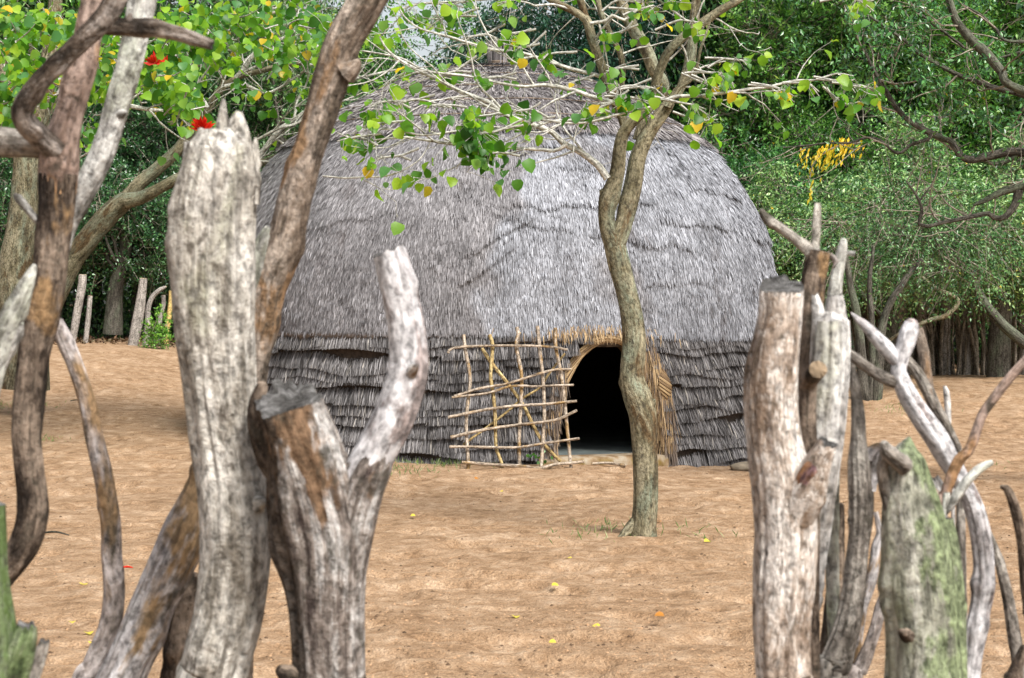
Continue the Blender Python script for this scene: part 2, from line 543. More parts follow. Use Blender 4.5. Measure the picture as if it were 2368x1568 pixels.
LEDGES = [  # theta centre, half width, z, tilt, depth
    (.30, .30, 2.42, .10, .045), (.02, .12, 2.12, 1.6, .055), (-.02, .10, 1.85, 1.8, .05), (.50, .22, 2.10, -.4, .05), (.75, .22, 2.30, .0, .05),
    (-.55, .2, 2.3, .3, .02), (-.25, .10, 2.62, -.5, .02), (.16, .12, 2.98, .4, .05), (1.6, .6, 2.2, .1, .05), (.62, .16, 1.72, .3, .03), (.12, .14, 2.25, -.5, .035), (.95, .2, 2.62, -.3, .04), (.33, .12, 2.78, .3, .03), (2.8, .7, 2.4, -.1, .05), (-1.9, .6, 2.0, .2, .05)]
def thick(th, s):
    th = np.asarray(th, float); z, r = prof(s)
    q = np.stack([np.sin(th) * r, np.cos(th) * r, z], -1)
    t = .04 * fbm(q * 1.1 + 3, 2) + .016 * fbm(q * 4.2 + 8, 3)
    ang = (th + math.pi) % (2 * math.pi) - math.pi
    for c, hw, zl, tilt, dp in LEDGES:
        d = ang - c
        line = zl + tilt * d + .14 * fbm(np.stack([ang * 14 + c * 9, ang * 0 + zl, ang * 0], -1), 3)
        win = sstep(1.0, .75, np.abs(d) / hw)
        up = z - line
        t = t + dp * .62 * win * (up > 0) * np.exp(-np.clip(up, 0, 9) / .45)
    return t

D_C, D_HW, D_TOP = .362, .180, 1.165       # door centre angle, half width in radians, top height
def door_hw(z):
    z = np.asarray(z, float)
    return D_HW * np.clip(1 - np.clip(z / D_TOP, 0, 1) ** 2.6, 0, 1) ** (1 / 2.0)
R_WALL = 3.0
def cyl(th, r, z):
    return np.stack([HX + np.sin(th) * r, HY - np.cos(th) * r, z + 0 * th], -1)

hut = empty('thatched_hut', (HX, HY, 0), 'round beehive hut with grey thatch dome and dark arched doorway on the sand yard', 'hut')

def blades(mb, root, down, out, side, length, width, lift, rs, roll=.5, slant=.15, mat=0):
    """many straw blades at once: root (N,3), unit frames, tip pushed out by lift"""
    n = len(root)
    sl = rs.normal(0, slant, n)[:, None]
    d = down + side * sl
    d /= np.linalg.norm(d, axis=1)[:, None]
    ro = rs.uniform(-roll, roll, n)[:, None]
    w_ = side * np.cos(ro) + out * np.sin(ro)
    tip = root + d * length[:, None] + out * lift[:, None]
    mid = (root + tip) / 2 + out * (lift * .10)[:, None]
    a = width[:, None] / 2
    V = np.stack([root - w_ * a, root + w_ * a, mid + w_ * a, mid - w_ * a, tip + w_ * a * .35, tip - w_ * a * .35], 1)
    b = np.arange(n)[:, None] * 6
    F = np.concatenate([b + np.array([[0, 1, 2, 3]]), b + np.array([[3, 2, 4, 5]])])
    mb.add(V.reshape(-1, 3), F, mat=mat)

def frames(th, s):
    e = .02
    z0, r0 = prof(s - e); z1, r1 = prof(s + e)
    dz, dr = z1 - z0, r1 - r0
    L = np.hypot(dz, dr) + 1e-9
    rad = np.stack([np.sin(th), -np.cos(th), 0 * th], -1)
    up = rad * (dr / L)[:, None] + np.array([0, 0, 1.0]) * (dz / L)[:, None]
    out = rad * (dz / L)[:, None] - np.array([0, 0, 1.0]) * (dr / L)[:, None]
    side = np.stack([np.cos(th), np.sin(th), 0 * th], -1)
    return -up, out, side

def build_dome():
    # closed shell under the straw
    th = np.linspace(0, 2 * math.pi, 361)[:-1]
    ss = np.linspace(.02, ARC, 90)
    T, Q = np.meshgrid(th, ss)
    z, r = prof(Q)
    sh = thick(T, Q) - .03
    rr = np.maximum(r + sh, .001)
    V = np.stack([HX + np.sin(T) * rr, HY - np.cos(T) * rr, z + sh * .2], -1)
    n, m = T.shape
    V[0, :, 2] = eave_z(th) + .03
    i = np.arange(n - 1)[:, None] * m; k = np.arange(m)[None]; k2 = (k + 1) % m
    F = np.stack([i + k, i + k2, i + m + k2, i + m + k], -1).reshape(-1, 4)
    mb = MB(); mb.add(V.reshape(-1, 3), F)
    # inner lining so that the eave has thickness
    zi = V.copy(); zi[..., 0] = HX + (V[..., 0] - HX) * .93; zi[..., 1] = HY + (V[..., 1] - HY) * .93; zi[..., 2] -= .05
    zi[0, :, 2] = V[0, :, 2] + .02
    mb.add(zi.reshape(-1, 3), F[:, ::-1])
    a = np.arange(m); b = (a + 1) % m
    tot = n * m
    mb.add(np.vstack([V[0], zi[0]]), np.stack([b, a, a + m, b + m], -1))
    mb.build('dome_shell', simple('old straw', (.22, .20, .195), .9, .5, 20), hut)
    # straw
    rs = rng_(11)
    N = 360000
    mb = MB()
    u = rs.random(N * 2)
    s = rs.uniform(0.0, S_CAP + .1, N * 2)
    _, r = prof(s)
    keep = rs.random(N * 2) < r / 3.12
    back = lambda th: (np.abs((th + math.pi) % (2 * math.pi) - math.pi) > 1.9)
    th = rs.uniform(-math.pi, math.pi, N * 2)
    keep &= ~(back(th) & (rs.random(N * 2) < .6))
    th, s = th[keep], s[keep]
    L = rs.uniform(.04, .08, len(th))
    z, r = prof(s)
    ez = eave_z(th)
    # straw whose tip would pass the eave line is cut back to it
    over = (z - L) - ez + rs.normal(0, .012, len(th))
    L = np.where(over < 0, np.maximum(L + over, .0), L)
    ok = (L > .045) & (z > ez + .02)
    th, s, L, r, z = th[ok], s[ok], L[ok], r[ok], z[ok]
    T = thick(th, s) + rs.uniform(-.010, .006, len(th))
    dn, out, sd_ = frames(th, s)
    root = cyl(th, r, z) + out * T[:, None]
    q = np.stack([np.sin(th) * r * 1.5, z * 1.5, th * 0], -1)
    flow = -.22 * np.sin(th * 1.0) * 0 - .45 * sstep(.1, -.9, th) + .3 * sstep(.5, 1.2, th) + .22 * fbm(q, 2)
    dn = dn + sd_ * flow[:, None] * .6
    dn /= np.linalg.norm(dn, axis=1)[:, None]
    blades(mb, root, dn, out, sd_, L, rs.uniform(.0045, .0095, len(th)), rs.uniform(.0, .009, len(th)), rs, .5, .08)
    # ragged tufts that stand proud
    N2 = 1100
    th = rs.uniform(-1.9, 1.9, N2); s = rs.uniform(.1, S_CAP, N2)
    cl = noise(np.stack([th * 9, s * 5, s * 0], -1)) > .62
    th, s = th[cl], s[cl]
    z, r = prof(s); dn, out, sd_ = frames(th, s)
    for k in range(6):
        root = cyl(th + rs.normal(0, .006, len(th)), r, z) + out * (thick(th, s) + .012)[:, None]
        blades(mb, root, dn, out, sd_, rs.uniform(.05, .10, len(th)), rs.uniform(.005, .009, len(th)), rs.uniform(.008, .026, len(th)), rs, .7, .15)
    mb.build('dome_thatch', thatchmat('weathered dome straw', 'dome'), hut, smooth=False)
    # cap
    mb = MB()
    N = 60000
    s = rs.uniform(S_CAP - .02, ARC - .02, N * 2); z, r = prof(s)
    keep = rs.random(N * 2) < (r + .15) / 2.5
    s = s[keep]; th = rs.uniform(-math.pi, math.pi, len(s))
    z, r = prof(s); dn, out, sd_ = frames(th, s)
    line = S_CAP + .05 * fbm(np.stack([th * 5, th * 0, th * 0], -1), 3)
    L = rs.uniform(.07, .15, len(s))
    L = np.minimum(L, s - line + .10 + rs.normal(0, .012, len(s)))
    ok = L > .05
    th, s, L, z, r, dn, out, sd_ = th[ok], s[ok], L[ok], z[ok], r[ok], dn[ok], out[ok], sd_[ok]
    T = thick(th, s) + .032 * np.exp(-(s - S_CAP) / .6) + rs.uniform(-.01, .01, len(s))
    q = np.stack([np.sin(th) * r * 2, np.cos(th) * r * 2, z * 2], -1)
    dn = dn + sd_ * (.9 * fbm(q, 2))[:, None]
    dn /= np.linalg.norm(dn, axis=1)[:, None]
    blades(mb, cyl(th, r, z) + out * T[:, None], dn, out, sd_, L, rs.uniform(.006, .013, len(s)), rs.uniform(.0, .022, len(s)), rs, .8, .2)
    mb.build('ridge_cap', thatchmat('brown cap straw', 'cap'), hut, smooth=False)
    # binding ropes over the cap
    rope = wood('grass rope', (.26, .20, .15), (.17, .13, .10), (.08, .06, .045), spots=0, cracks=0, bump=.5)
    for k, zz in enumerate((3.33, 3.52, 3.70, 3.86, 3.98)):
        s0 = float(s_of_z(zz))
        tt = np.linspace(-math.pi, math.pi, 121)
        so_ = s0 + .03 * fbm(np.stack([tt * 3, tt * 0 + k, tt * 0], -1), 2) * (1 - (np.abs(tt) / math.pi) ** 8)
        z, r = prof(so_)
        t_ = thick(tt, so_) + .032 * np.exp(-(so_ - S_CAP) / .6) + .022
        p = cyl(tt, r + t_, z + t_ * .35)
        mb = MB(); tube(mb, np.c_[p, np.full(121, .007)], 5, smooth=False, cap='none')
        mb.build('rope', rope, hut)
    # finial: a bound bundle of straw stalks on top
    mb = MB(); rs = rng_(5)
    for k in range(190):
        a = rs.uniform(0, 2 * math.pi); rr = .115 * math.sqrt(rs.random())
        b = np.array([HX + .02 + rr * math.sin(a), HY - .05 + rr * math.cos(a), 4.05])
        e = b + np.array([rr * math.sin(a) * .25, rr * math.cos(a) * .25, rs.uniform(.24, .31)])
        tube(mb, [(*b, .009), (*((b + e) / 2 * np.array([1, 1, 1])), .008), (*e, .008)], 4, smooth=False)
    fin = mb.build('finial', thatchmat('finial straw', 'cap'), hut, smooth=False)
    mb = MB(); tt = np.linspace(0, 2 * math.pi, 25)
    for zz in (4.10, 4.115, 4.13):
        tube(mb, np.c_[HX + .02 + .115 * np.sin(tt), HY - .05 + .115 * np.cos(tt), zz + 0 * tt, .009 + 0 * tt], 5, smooth=False, cap='none')
    mb.build('binding', rope, fin)
build_dome()

def build_wall():
    th = np.linspace(-math.pi, math.pi, 721)[:-1]
    zz = np.linspace(-.35, 1.25, 60)
    T, Z = np.meshgrid(th, zz)
    bul = .03 * fbm(np.stack([T * 4, Z * 3, Z * 0], -1), 2)
    V = cyl(T, R_WALL + bul - .01, Z)
    n, m = T.shape
    i = np.arange(n - 1)[:, None] * m; k = np.arange(m)[None]; k2 = (k + 1) % m
    F = np.stack([i + k, i + k2, i + m + k2, i + m + k], -1)
    tc_, zc = (T + math.pi / 720)[:-1], (Z[:-1] + Z[1:]) / 2
    open_ = (np.abs(tc_ - D_C) < door_hw(np.maximum(zc, 0)) + .004) & (zc < D_TOP) & (zc > .02)
    F = F[~open_]
    mb = MB(); mb.add(V.reshape(-1, 3), F)
    Vi = cyl(T, R_WALL - .16, Z)
    mb.add(Vi.reshape(-1, 3), F[:, ::-1])
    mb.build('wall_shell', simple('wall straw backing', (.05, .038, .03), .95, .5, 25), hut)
    rs = rng_(21)
    mb = MB(); gold = MB()
    rows = 13
    for k in range(rows):
        # rows are ragged: each has its own wave, and breaks where two lengths meet
        zt0 = 1.085 - k * .106 + (.025 if k % 3 == 1 else -.012)
        n_ = 9500
        tt = rs.uniform(-math.pi, math.pi, n_)
        tt = tt[~((np.abs(tt) > 1.75) & (rs.random(n_) < .55))]
        seg = np.floor(tt * 2.1 + k * .37 + .25 * np.sin(tt * 7 + k))
        jump = (_hash(seg.astype(np.int64) + 50, np.full(len(tt), k), np.full(len(tt), 3)) - .5) * .055
        wave = .20 * fbm(np.stack([tt * 4.5, tt * 0 + k * 3.3, tt * 0], -1), 3) + jump
        z0 = zt0 + wave
        L = rs.uniform(.10, .17, len(tt))
        zr = z0 + L - rs.uniform(0, .012, len(tt))
        ztip = zr - L
        gap = np.abs(tt - D_C) - door_hw(np.clip(z0, 0, 9))
        ok = ((gap > .012) | (z0 > D_TOP)) & (ztip > H(HX + np.sin(tt) * 3.05, HY - np.cos(tt) * 3.05) - .15)
        lump = .036 + .045 * np.clip(fbm(np.stack([tt * 9, tt * 0 + k * 1.3, tt * 0 + 4], -1), 2) + .5, 0, 1)
        tt, L, zr, lump, gap = tt[ok], L[ok], zr[ok], lump[ok], gap[ok]
        up = np.array([0, 0, 1.0]); out = np.stack([np.sin(tt), -np.cos(tt), 0 * tt], -1)
        side = np.stack([np.cos(tt), np.sin(tt), 0 * tt], -1)
        # straw round the doorway swells out into a thick bound edge
        swell = .07 * np.exp(-np.clip(gap, 0, 9) / .035)
        root = cyl(tt, R_WALL + .012 + swell + rs.uniform(-.012, .012, len(tt)), zr)
        fl = .25 * fbm(np.stack([tt * 6, zr * 4, tt * 0], -1), 2)
        blades(mb, root, -np.tile(up, (len(tt), 1)) + side * fl[:, None], out, side, L, rs.uniform(.006, .013, len(tt)), lump + rs.uniform(-.012, .02, len(tt)), rs, .9, .13)
    # broken upper binding sticks lying along the rows
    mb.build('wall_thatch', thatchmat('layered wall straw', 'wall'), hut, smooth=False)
    # doorway edge: long straw hanging beside the opening
    mb = MB()
    for sgn, dth in ((1, .045), (-1, .03)):
        n_ = 2600 if sgn > 0 else 1200
        z = rs.uniform(.10, 1.18, n_)
        a = D_C + sgn * (door_hw(np.clip(z - .1, 0, 9)) + rs.uniform(.0, dth, n_))
        if sgn < 0: a = a[z < .9]; z = z[z < .9]
        L = rs.uniform(.16, .34, len(z))
        L = np.minimum(L, z + .14)
        out = np.stack([np.sin(a), -np.cos(a), 0 * a], -1); side = np.stack([np.cos(a), np.sin(a), 0 * a], -1)
        root = cyl(a, R_WALL + .05 + rs.uniform(-.05, .05, len(z)), z)
        blades(mb, root, np.tile((0, 0, -1.0), (len(z), 1)), out, side, L, rs.uniform(.006, .012, len(z)), rs.uniform(-.01, .05, len(z)), rs, 1.2, .1)
    mb.build('doorway_fringe', thatchmat('doorway straw', 'brown'), hut, smooth=False)
    # golden fringe where the dome straw was trimmed above the door
    mb = MB()
    n_ = 240
    a = D_C - .06 + rs.normal(0, .10, n_); out = np.stack([np.sin(a), -np.cos(a), 0 * a], -1); side = np.stack([np.cos(a), np.sin(a), 0 * a], -1)
    root = cyl(a, 3.15 + rs.uniform(-.02, .04, n_), eave_z(a) + rs.uniform(.0, .1, n_))
    blades(mb, root, np.tile((0, 0, -1.0), (n_, 1)), out, side, rs.uniform(.05, .11, n_), rs.uniform(.005, .009, n_), rs.uniform(-.01, .04, n_), rs, 1.0, .2)
    mb.build('eave_fringe', thatchmat('fresh straw', 'gold'), hut, smooth=False)
    # arch: reveal through the wall and bound straw roll
    zs = np.concatenate([np.linspace(.0, .9, 16), .9 + (D_TOP - .9) * np.sin(np.linspace(0, 1, 16) * math.pi / 2)[1:]])
    left = [(D_C - float(door_hw(z)), z) for z in zs]
    arch = left + [(2 * D_C - a, z) for a, z in left[::-1][1:]]
    arch = np.array(arch)
    mb = MB(); ni = len(arch)
    A = cyl(arch[:, 0], R_WALL + .03, arch[:, 1]); B = cyl(arch[:, 0], R_WALL - .26, arch[:, 1])
    i = np.arange(ni - 1)
    mb.add(np.vstack([A, B]), np.stack([i, i + 1, i + 1 + ni, i + ni], -1))
    mb.build('door_reveal', simple('dark straw reveal', (.10, .06, .03), .9, .5, 30), hut)
    mb = MB()
    Lr = np.concatenate([[0], np.cumsum(np.linalg.norm(np.diff(A, axis=0), axis=1))])
    q = np.linspace(0, Lr[-1], 170)
    C = np.stack([np.interp(q, Lr, cyl(arch[:, 0], R_WALL + .045, arch[:, 1])[:, j]) for j in range(3)], -1)
    tg = np.gradient(C, axis=0); tg /= np.linalg.norm(tg, axis=1)[:, None]
    am = np.interp(q, Lr, arch[:, 0])
    O = np.stack([np.sin(am), -np.cos(am), 0 * am], -1); W = np.cross(tg, O)
    for k in range(46):
        ph = rs.uniform(0, 2 * math.pi); rr = .036 * (1 + .25 * (np.arange(170) > 95)) * rs.uniform(.75, 1.1)
        tw = ph + q * 3.2 + .5 * fbm(np.stack([q * 5, q * 0 + k, q * 0], -1), 2)
        p = C + O * (np.cos(tw) * rr)[:, None] + W * (np.sin(tw) * rr)[:, None]
        a0 = rs.integers(0, 80); a1 = rs.integers(100, 170)
        tube(mb, np.c_[p[a0:a1], np.full(a1 - a0, .006)], 4, smooth=False)
    mb.build('door_arch', thatchmat('golden bound straw', 'gold'), hut, smooth=False)
    # coil of bound straw on the right jamb
    mb = MB()
    for k in range(9):
        zc_ = .62 + k * .030
        a = D_C + float(door_hw(zc_)) + .012 + .004 * k
        tt = np.linspace(-.6, math.pi + .6, 15)
        ctr = cyl(np.array([a]), R_WALL + .03, np.array([zc_]))[0]
        w_ = .045 + .04 * math.sin(k / 8 * math.pi)
        p = np.c_[ctr[0] + .03 - np.cos(tt) * w_, ctr[1] - .02 - np.sin(tt) * w_ * 1.2, ctr[2] + np.cos(tt) * .06 + 0 * tt, .013 + 0 * tt]
        tube(mb, p, 5, smooth=False)
    n_ = 1500
    z = rs.uniform(.22, 1.12, n_)
    a = D_C + door_hw(np.clip(z, 0, 9)) + rs.uniform(-.002, .034, n_)
    out = np.stack([np.sin(a), -np.cos(a), 0 * a], -1); side = np.stack([np.cos(a), np.sin(a), 0 * a], -1)
    blades(mb, cyl(a, R_WALL + .085 + rs.uniform(-.03, .03, n_), z), np.tile((0, 0, -1.0), (n_, 1)), out, side, np.minimum(rs.uniform(.14, .30, n_), z - .06), rs.uniform(.006, .011, n_), rs.uniform(-.01, .03, n_), rs, 1.2, .08)
    mb.build('jamb_coil', thatchmat('coil straw', 'gold'), hut, smooth=False)
    # floor and doorstep
    mb = MB(); a = np.linspace(0, 2 * math.pi, 97)[:-1]
    ring = cyl(a, 2.86, 0 * a + .055)
    mb.add(np.vstack([ring, [[HX, HY, .055]]]), np.stack([np.arange(96), (np.arange(96) + 1) % 96, np.full(96, 96)], -1))
    t = NT('polished dung floor'); ob = t.n('ShaderNodeTexCoord').outputs['Object']
    nn = t.noise(ob, 3, 4)
    t.principled(t.ramp(nn, [(.35, (.10, .12, .12)), (.65, (.24, .28, .27))]), .45, t.bump(nn, .2, .01), .4)
    mb.build('hut_floor', t.m, hut)
    mb = MB()
    aa = np.linspace(D_C - D_HW - .05, D_C + D_HW + .01, 40)
    sec = [(2.80, .060), (3.05, .066), (3.11, .055), (3.135, .02), (3.14, -.25)]
    V = np.stack([cyl(aa, r + (.012 * fbm(np.stack([aa * 30, aa * 0, aa * 0 + z], -1), 2)), np.full(40, z)) for r, z in sec])
    i = np.arange(4)[:, None] * 40; k = np.arange(39)[None]
    mb.add(V.reshape(-1, 3), np.stack([i + k, i + k + 1, i + 40 + k + 1, i + 40 + k], -1).reshape(-1, 4)[:, ::-1])
    t = NT('earth doorstep'); ob = t.n('ShaderNodeTexCoord').outputs['Object']
    nn = t.noise(ob, 7, 4)
    col = t.ramp(nn, [(.38, (.12, .07, .035)), (.5, (.22, .155, .09)), (.65, (.30, .26, .20))])
    sep = t.n('ShaderNodeSeparateXYZ'); t.l(ob, sep.inputs[0])
    ms = t.math('MULTIPLY', t.ramp(t.noise(ob, 5, 3), [(.42, 0.), (.52, 1.)]), t.ramp(t.math('ADD', sep.outputs[2], .5), [(.50, 1.), (.56, .0)]))
    col = t.mix(ms, col, (.13, .085, .01))
    t.principled(col, .85, t.bump(nn, .5, .02), .2)
    mb.build('doorstep', t.m, hut)
build_wall()

# ------------------------------------------------------------------ woods
M_gate = wood('barked pole wood', (.50, .42, .34), (.34, .27, .20), (.15, .11, .08), spots=.35, spotscale=40, patch=(.42, .27, .12), patchamt=.25, patchscale=6, bump=.4)
M_gate_y = wood('yellowed pole wood', (.46, .36, .18), (.34, .24, .10), (.16, .10, .05), spots=.35, spotscale=40, bump=.4)
M_cut = simple('sawn wood', (.46, .34, .20), .8, .3, 30)
M_bark = wood('coral tree bark', (.27, .24, .16), (.16, .14, .085), (.075, .062, .038), streak=.45, spots=.35, spotscale=26, patch=(.17, .115, .06), patchamt=.2, patchscale=4, green=(.30, .36, .27), greenamt=.25, greenscale=7, flake=.4, bump=.9, fine=38, cracks=.4)
M_twig = wood('pale twig bark', (.58, .57, .52), (.42, .41, .36), (.24, .22, .16), spots=.3, bump=.3, cracks=0)
M_darkbark = wood("dark forest bark", (.13, .12, .10), (.065, .058, .047), (.028, .025, .02), spots=.4, green=(.16, .20, .13), greenamt=.3, bump=.8)

# ------------------------------------------------------------------ gate leaning against the wall
def build_gate():
    gs = dict(ZG)
    base = P(ZG['ox'] + 740 * ZG['s'], ZG['oy'] + 1290 * ZG['s'], 15.55)
    g = empty('lattice_gate', base, 'open lattice gate of tied sticks leaning on the hut wall beside the doorway', 'gate')
    def lean(y): return 15.55 + .36 * (1290 - y) / 1170
    def stick(name, pts, w_, mat, dy=0, seed=0):
        rows = []
        for i, (x, y) in enumerate(pts):
            d = lean(y) + dy
            f = 1 - .12 * i / len(pts)
            rows.append(P(gs['ox'] + x * gs['s'], gs['oy'] + y * gs['s'], d) + (w_ * gs['s'] / 2 * d / FPX * f,))
        mb = MB(); tube(mb, rows, 8, lump=.10, step=.03, cap='cut', capmat=1, seed=seed, wob=.008, startcap=True)
        return mb.build(name, [mat, M_cut], g)
    U = [([(308, 180), (320, 290), (360, 520), (345, 700), (330, 930), (345, 1180), (342, 1300)], 30),
         ([(515, 180), (540, 260), (530, 430), (525, 530), (550, 700), (565, 950), (570, 1080), (610, 1200), (625, 1300)], 31),
         ([(735, 120), (745, 180), (730, 270), (770, 500), (770, 690), (755, 950), (755, 1170), (760, 1290)], 32),
         ([(900, 110), (920, 320), (945, 560), (955, 780), (940, 1090), (930, 1270)], 30),
         ([(1043, 125), (1048, 280), (1085, 470), (1115, 680), (1135, 900), (1155, 1100), (1172, 1280)], 30)]
    for k, (p, w_) in enumerate(U): stick('upright', p, w_, M_gate_y if k in (1,) else M_gate, 0, k)
    stick('brace', [(455, 290), (545, 420), (680, 590), (790, 750), (880, 930), (960, 1060), (1085, 1195)], 30, M_gate_y, .04, 11)
    stick('brace', [(305, 1060), (480, 930), (650, 800), (780, 690), (920, 600), (985, 500), (1120, 330)], 20, M_gate_y, .055, 12)
    Cc = [([(185, 325), (230, 285), (500, 268), (740, 265), (1000, 275), (1140, 300)], 22),
          ([(235, 670), (440, 610), (640, 575), (850, 510), (1020, 462), (1172, 455)], 22),
          ([(215, 680), (500, 645), (690, 590), (900, 590), (1192, 580)], 20),
          ([(185, 840), (500, 775), (750, 745), (960, 735), (1215, 710)], 24),
          ([(205, 1000), (500, 935), (750, 900), (980, 872), (1090, 845), (1215, 785)], 25),
          ([(195, 1075), (550, 1080), (750, 1080), (950, 1050), (1235, 1010)], 22),
          ([(295, 1200), (600, 1220), (760, 1230), (920, 1245), (1050, 1215), (1272, 1195)], 28)]
    for k, (p, w_) in enumerate(Cc): stick('crossbar', p, w_, M_gate, -.045, 20 + k)
build_gate()

# ------------------------------------------------------------------ leaves
def heart():
    v = np.array([(0, 0, 0), (0, .5, -.05), (.03, .93, -.20), (-.34, .04, .06), (-.50, .34, .13), (-.36, .70, .02),
                  (.36, .06, .06), (.47, .38, .15), (.33, .68, .0)], float)
    f = np.array([(0, 1, 4, 3), (1, 2, 5, 4), (0, 6, 7, 1), (1, 7, 8, 2)])
    return v, f
def oval(wid=.42):
    v = np.array([(0, 0, 0), (-wid / 2, .4, .05), (0, 1, 0), (wid / 2, .4, .05)], float)
    f = np.array([(0, 3, 2, 1)])
    return v, f

def scatter(mb, tpl, pos, yaxis, zaxis, scale, mat=0):
    """copies of a leaf template: pos (N,3), leaf direction, leaf normal hint"""
    v, f = tpl
    y = yaxis / (np.linalg.norm(yaxis, axis=1)[:, None] + 1e-9)
    z = zaxis - y * np.sum(zaxis * y, 1)[:, None]
    z /= np.linalg.norm(z, axis=1)[:, None] + 1e-9
    x = np.cross(y, z)
    s = scale[:, None, None]
    V = pos[:, None] + (v[None, :, 0:1] * x[:, None] + v[None, :, 1:2] * y[:, None] + v[None, :, 2:3] * z[:, None]) * s
    n = len(pos)
    F = (np.arange(n)[:, None, None] * len(v) + f[None]).reshape(-1, f.shape[1])
    mb.add(V.reshape(-1, 3), F, mat=mat)

def unit(v): return v / (np.linalg.norm(v, axis=-1, keepdims=True) + 1e-9)

# ---- background crowns
def crown(seed, rx, ry, rz, nspray, per, leaf, ar=.42, twig=.5, droop=0.0, lobes=26, spread=.33, gap=0.16, lowcut=-1.0, solid=.55):
    """leaf sprays on the outside of many uneven lobes that fill an ellipsoid; returns leaves, twigs"""
    rs = rng_(seed)
    c = unit(rs.normal(size=(lobes, 3))) * (rs.random((lobes, 1)) ** solid) * .82
    c[:, 2] = np.maximum(c[:, 2], lowcut)
    lr = rs.uniform(.6, 1.25, lobes) * spread
    k = rs.integers(0, lobes, nspray)
    d = unit(rs.normal(size=(nspray, 3)))
    p = c[k] + d * (lr[k] * rs.uniform(.55, 1.08, nspray))[:, None]
    out = unit(p * .6 + d)
    keep = noise(p * 4.2 + seed) > (.5 - gap * .5) * .9
    p, out = p[keep], out[keep]
    p = p * np.array([rx, ry, rz]); n = len(p)
    out = unit(out + rs.normal(0, .45, (n, 3)) + np.array([0, 0, -droop]))
    side = unit(np.cross(out, rs.normal(size=(n, 3))))
    L = twig * rs.uniform(.6, 1.3, n)
    mb = MB(); tw = MB()
    pos, ya, za = [], [], []
    for j in range(per):
        t = (j + .5) / per
        q = p + out * (L * t)[:, None] + np.array([0, 0, -1]) * (L * t * t * .35)[:, None]
        sg = 1 if j % 2 else -1
        yy = unit(out * .55 + side * sg + rs.normal(0, .35, (n, 3)) + np.array([0, 0, -droop * .8]))
        zz = unit(np.cross(out, side) + np.array([0, -.2, .9]) + rs.normal(0, .5, (n, 3)))
        pos.append(q); ya.append(yy); za.append(zz)
    pos, ya, za = np.vstack(pos), np.vstack(ya), np.vstack(za)
    scatter(mb, oval(ar), pos, ya, za, leaf * rs.uniform(.7, 1.3, len(pos)))
    # twigs as thin ribbons of three sides
    sel = rs.random(n) < .22
    a = p[sel] - out[sel] * (L[sel] * .5)[:, None]; b = p[sel] + out[sel] * L[sel][:, None] + np.array([0, 0, -.35]) * L[sel][:, None]
    m = len(a)
    tri = []
    for q, r in ((a, .008), (b, .003)):
        for an in (0, 2.1, 4.2):
            tri.append(q + (side[sel] * math.cos(an) + np.cross(out[sel], side[sel]) * math.sin(an)) * r)
    V = np.stack(tri, 1)
    bb = np.arange(m)[:, None] * 6
    F = np.concatenate([bb + np.array([[0, 1, 4, 3]]), bb + np.array([[1, 2, 5, 4]]), bb + np.array([[2, 0, 3, 5]])])
    tw.add(V.reshape(-1, 3), F)
    return mb, tw, c * np.array([rx, ry, rz])

G_dark = leafmat('dark glossy leaves', [(.018, .055, .022), (.035, .100, .034), (.07, .18, .055), (.17, .30, .12)], .18, .30, .6, vary=True)
G_mid = leafmat('mid green leaves', [(.025, .085, .018), (.05, .15, .028), (.10, .28, .045), (.24, .45, .11)], .22, .33, .55, yellow=.004, vary=True)
G_bright = leafmat('bright green leaves', [(.05, .14, .022), (.11, .26, .035), (.22, .42, .07)], .3, .4, .45, yellow=.004, vary=True)
G_grey = leafmat('grey green leaves', [(.030, .085, .035), (.065, .165, .055), (.14, .29, .10), (.33, .49, .24)], .22, .35, .5, yellow=.004, vary=True)
G_blue = leafmat('blue green leaves', [(.02, .07, .042), (.035, .10, .055), (.06, .15, .08)], .25, .4, .5, vary=True)
G_coral = leafmat('coral tree leaves', [(.06, .18, .02), (.13, .32, .025), (.24, .45, .03), (.38, .56, .05), (.13, .31, .10)], .58, .42, .4, yellow=.055, ycol=(.72, .50, .04))
M_forest_twig = wood('grey twig', (.34, .30, .24), (.22, .19, .15), (.10, .085, .06), spots=0, bump=.2, cracks=0)

def tree_proto(name, seed, size, hgt, leafm, nspray, per, leaf, trunk=True, **kw):
    """thing > trunk, crown, twigs ; origin at the ground"""
    rx, ry, rz = size
    root = bpy.data.objects.new(name, None); COL.objects.link(root)
    mb, tw, lob = crown(seed, rx, ry, rz, nspray, per, leaf, **kw)
    for b in (mb, tw): b.v = [v + np.array([0, 0, hgt]) for v in b.v]
    mb.build('crown', leafm, root, smooth=False)
    tw.build('twigs', M_forest_twig, root, smooth=False)
    if trunk:
        t = MB(); rs = rng_(seed + 99)
        top = hgt + rz * .2
        cx, cy = rs.uniform(-.3, .3, 2)
        t0 = [(0, 0, -.4, .17 * rz ** .5), (cx * .3, cy * .3, hgt * .35, .125 * rz ** .5), (cx, cy, hgt * .75, .10 * rz ** .5), (cx * .5, cy * .5, top, .05)]
        tube(t, t0, 9, lump=.12, step=.25)
        for i in rs.choice(len(lob), min(11, len(lob)), replace=False):
            e = lob[i] + np.array([0, 0, hgt]); z0 = rs.uniform(.45, .95) * hgt
            s0 = np.array([cx * z0 / hgt, cy * z0 / hgt, z0])
            m_ = (s0 + e) / 2 + rs.normal(0, .22, 3) * rz * .4 + np.array([0, 0, -.1])
            tube(t, [(*s0, .055), (*m_, .038), (*e, .012)], 6, lump=.1, step=.2, wob=.15)
        t.build('trunk', M_darkbark, root)
    return root

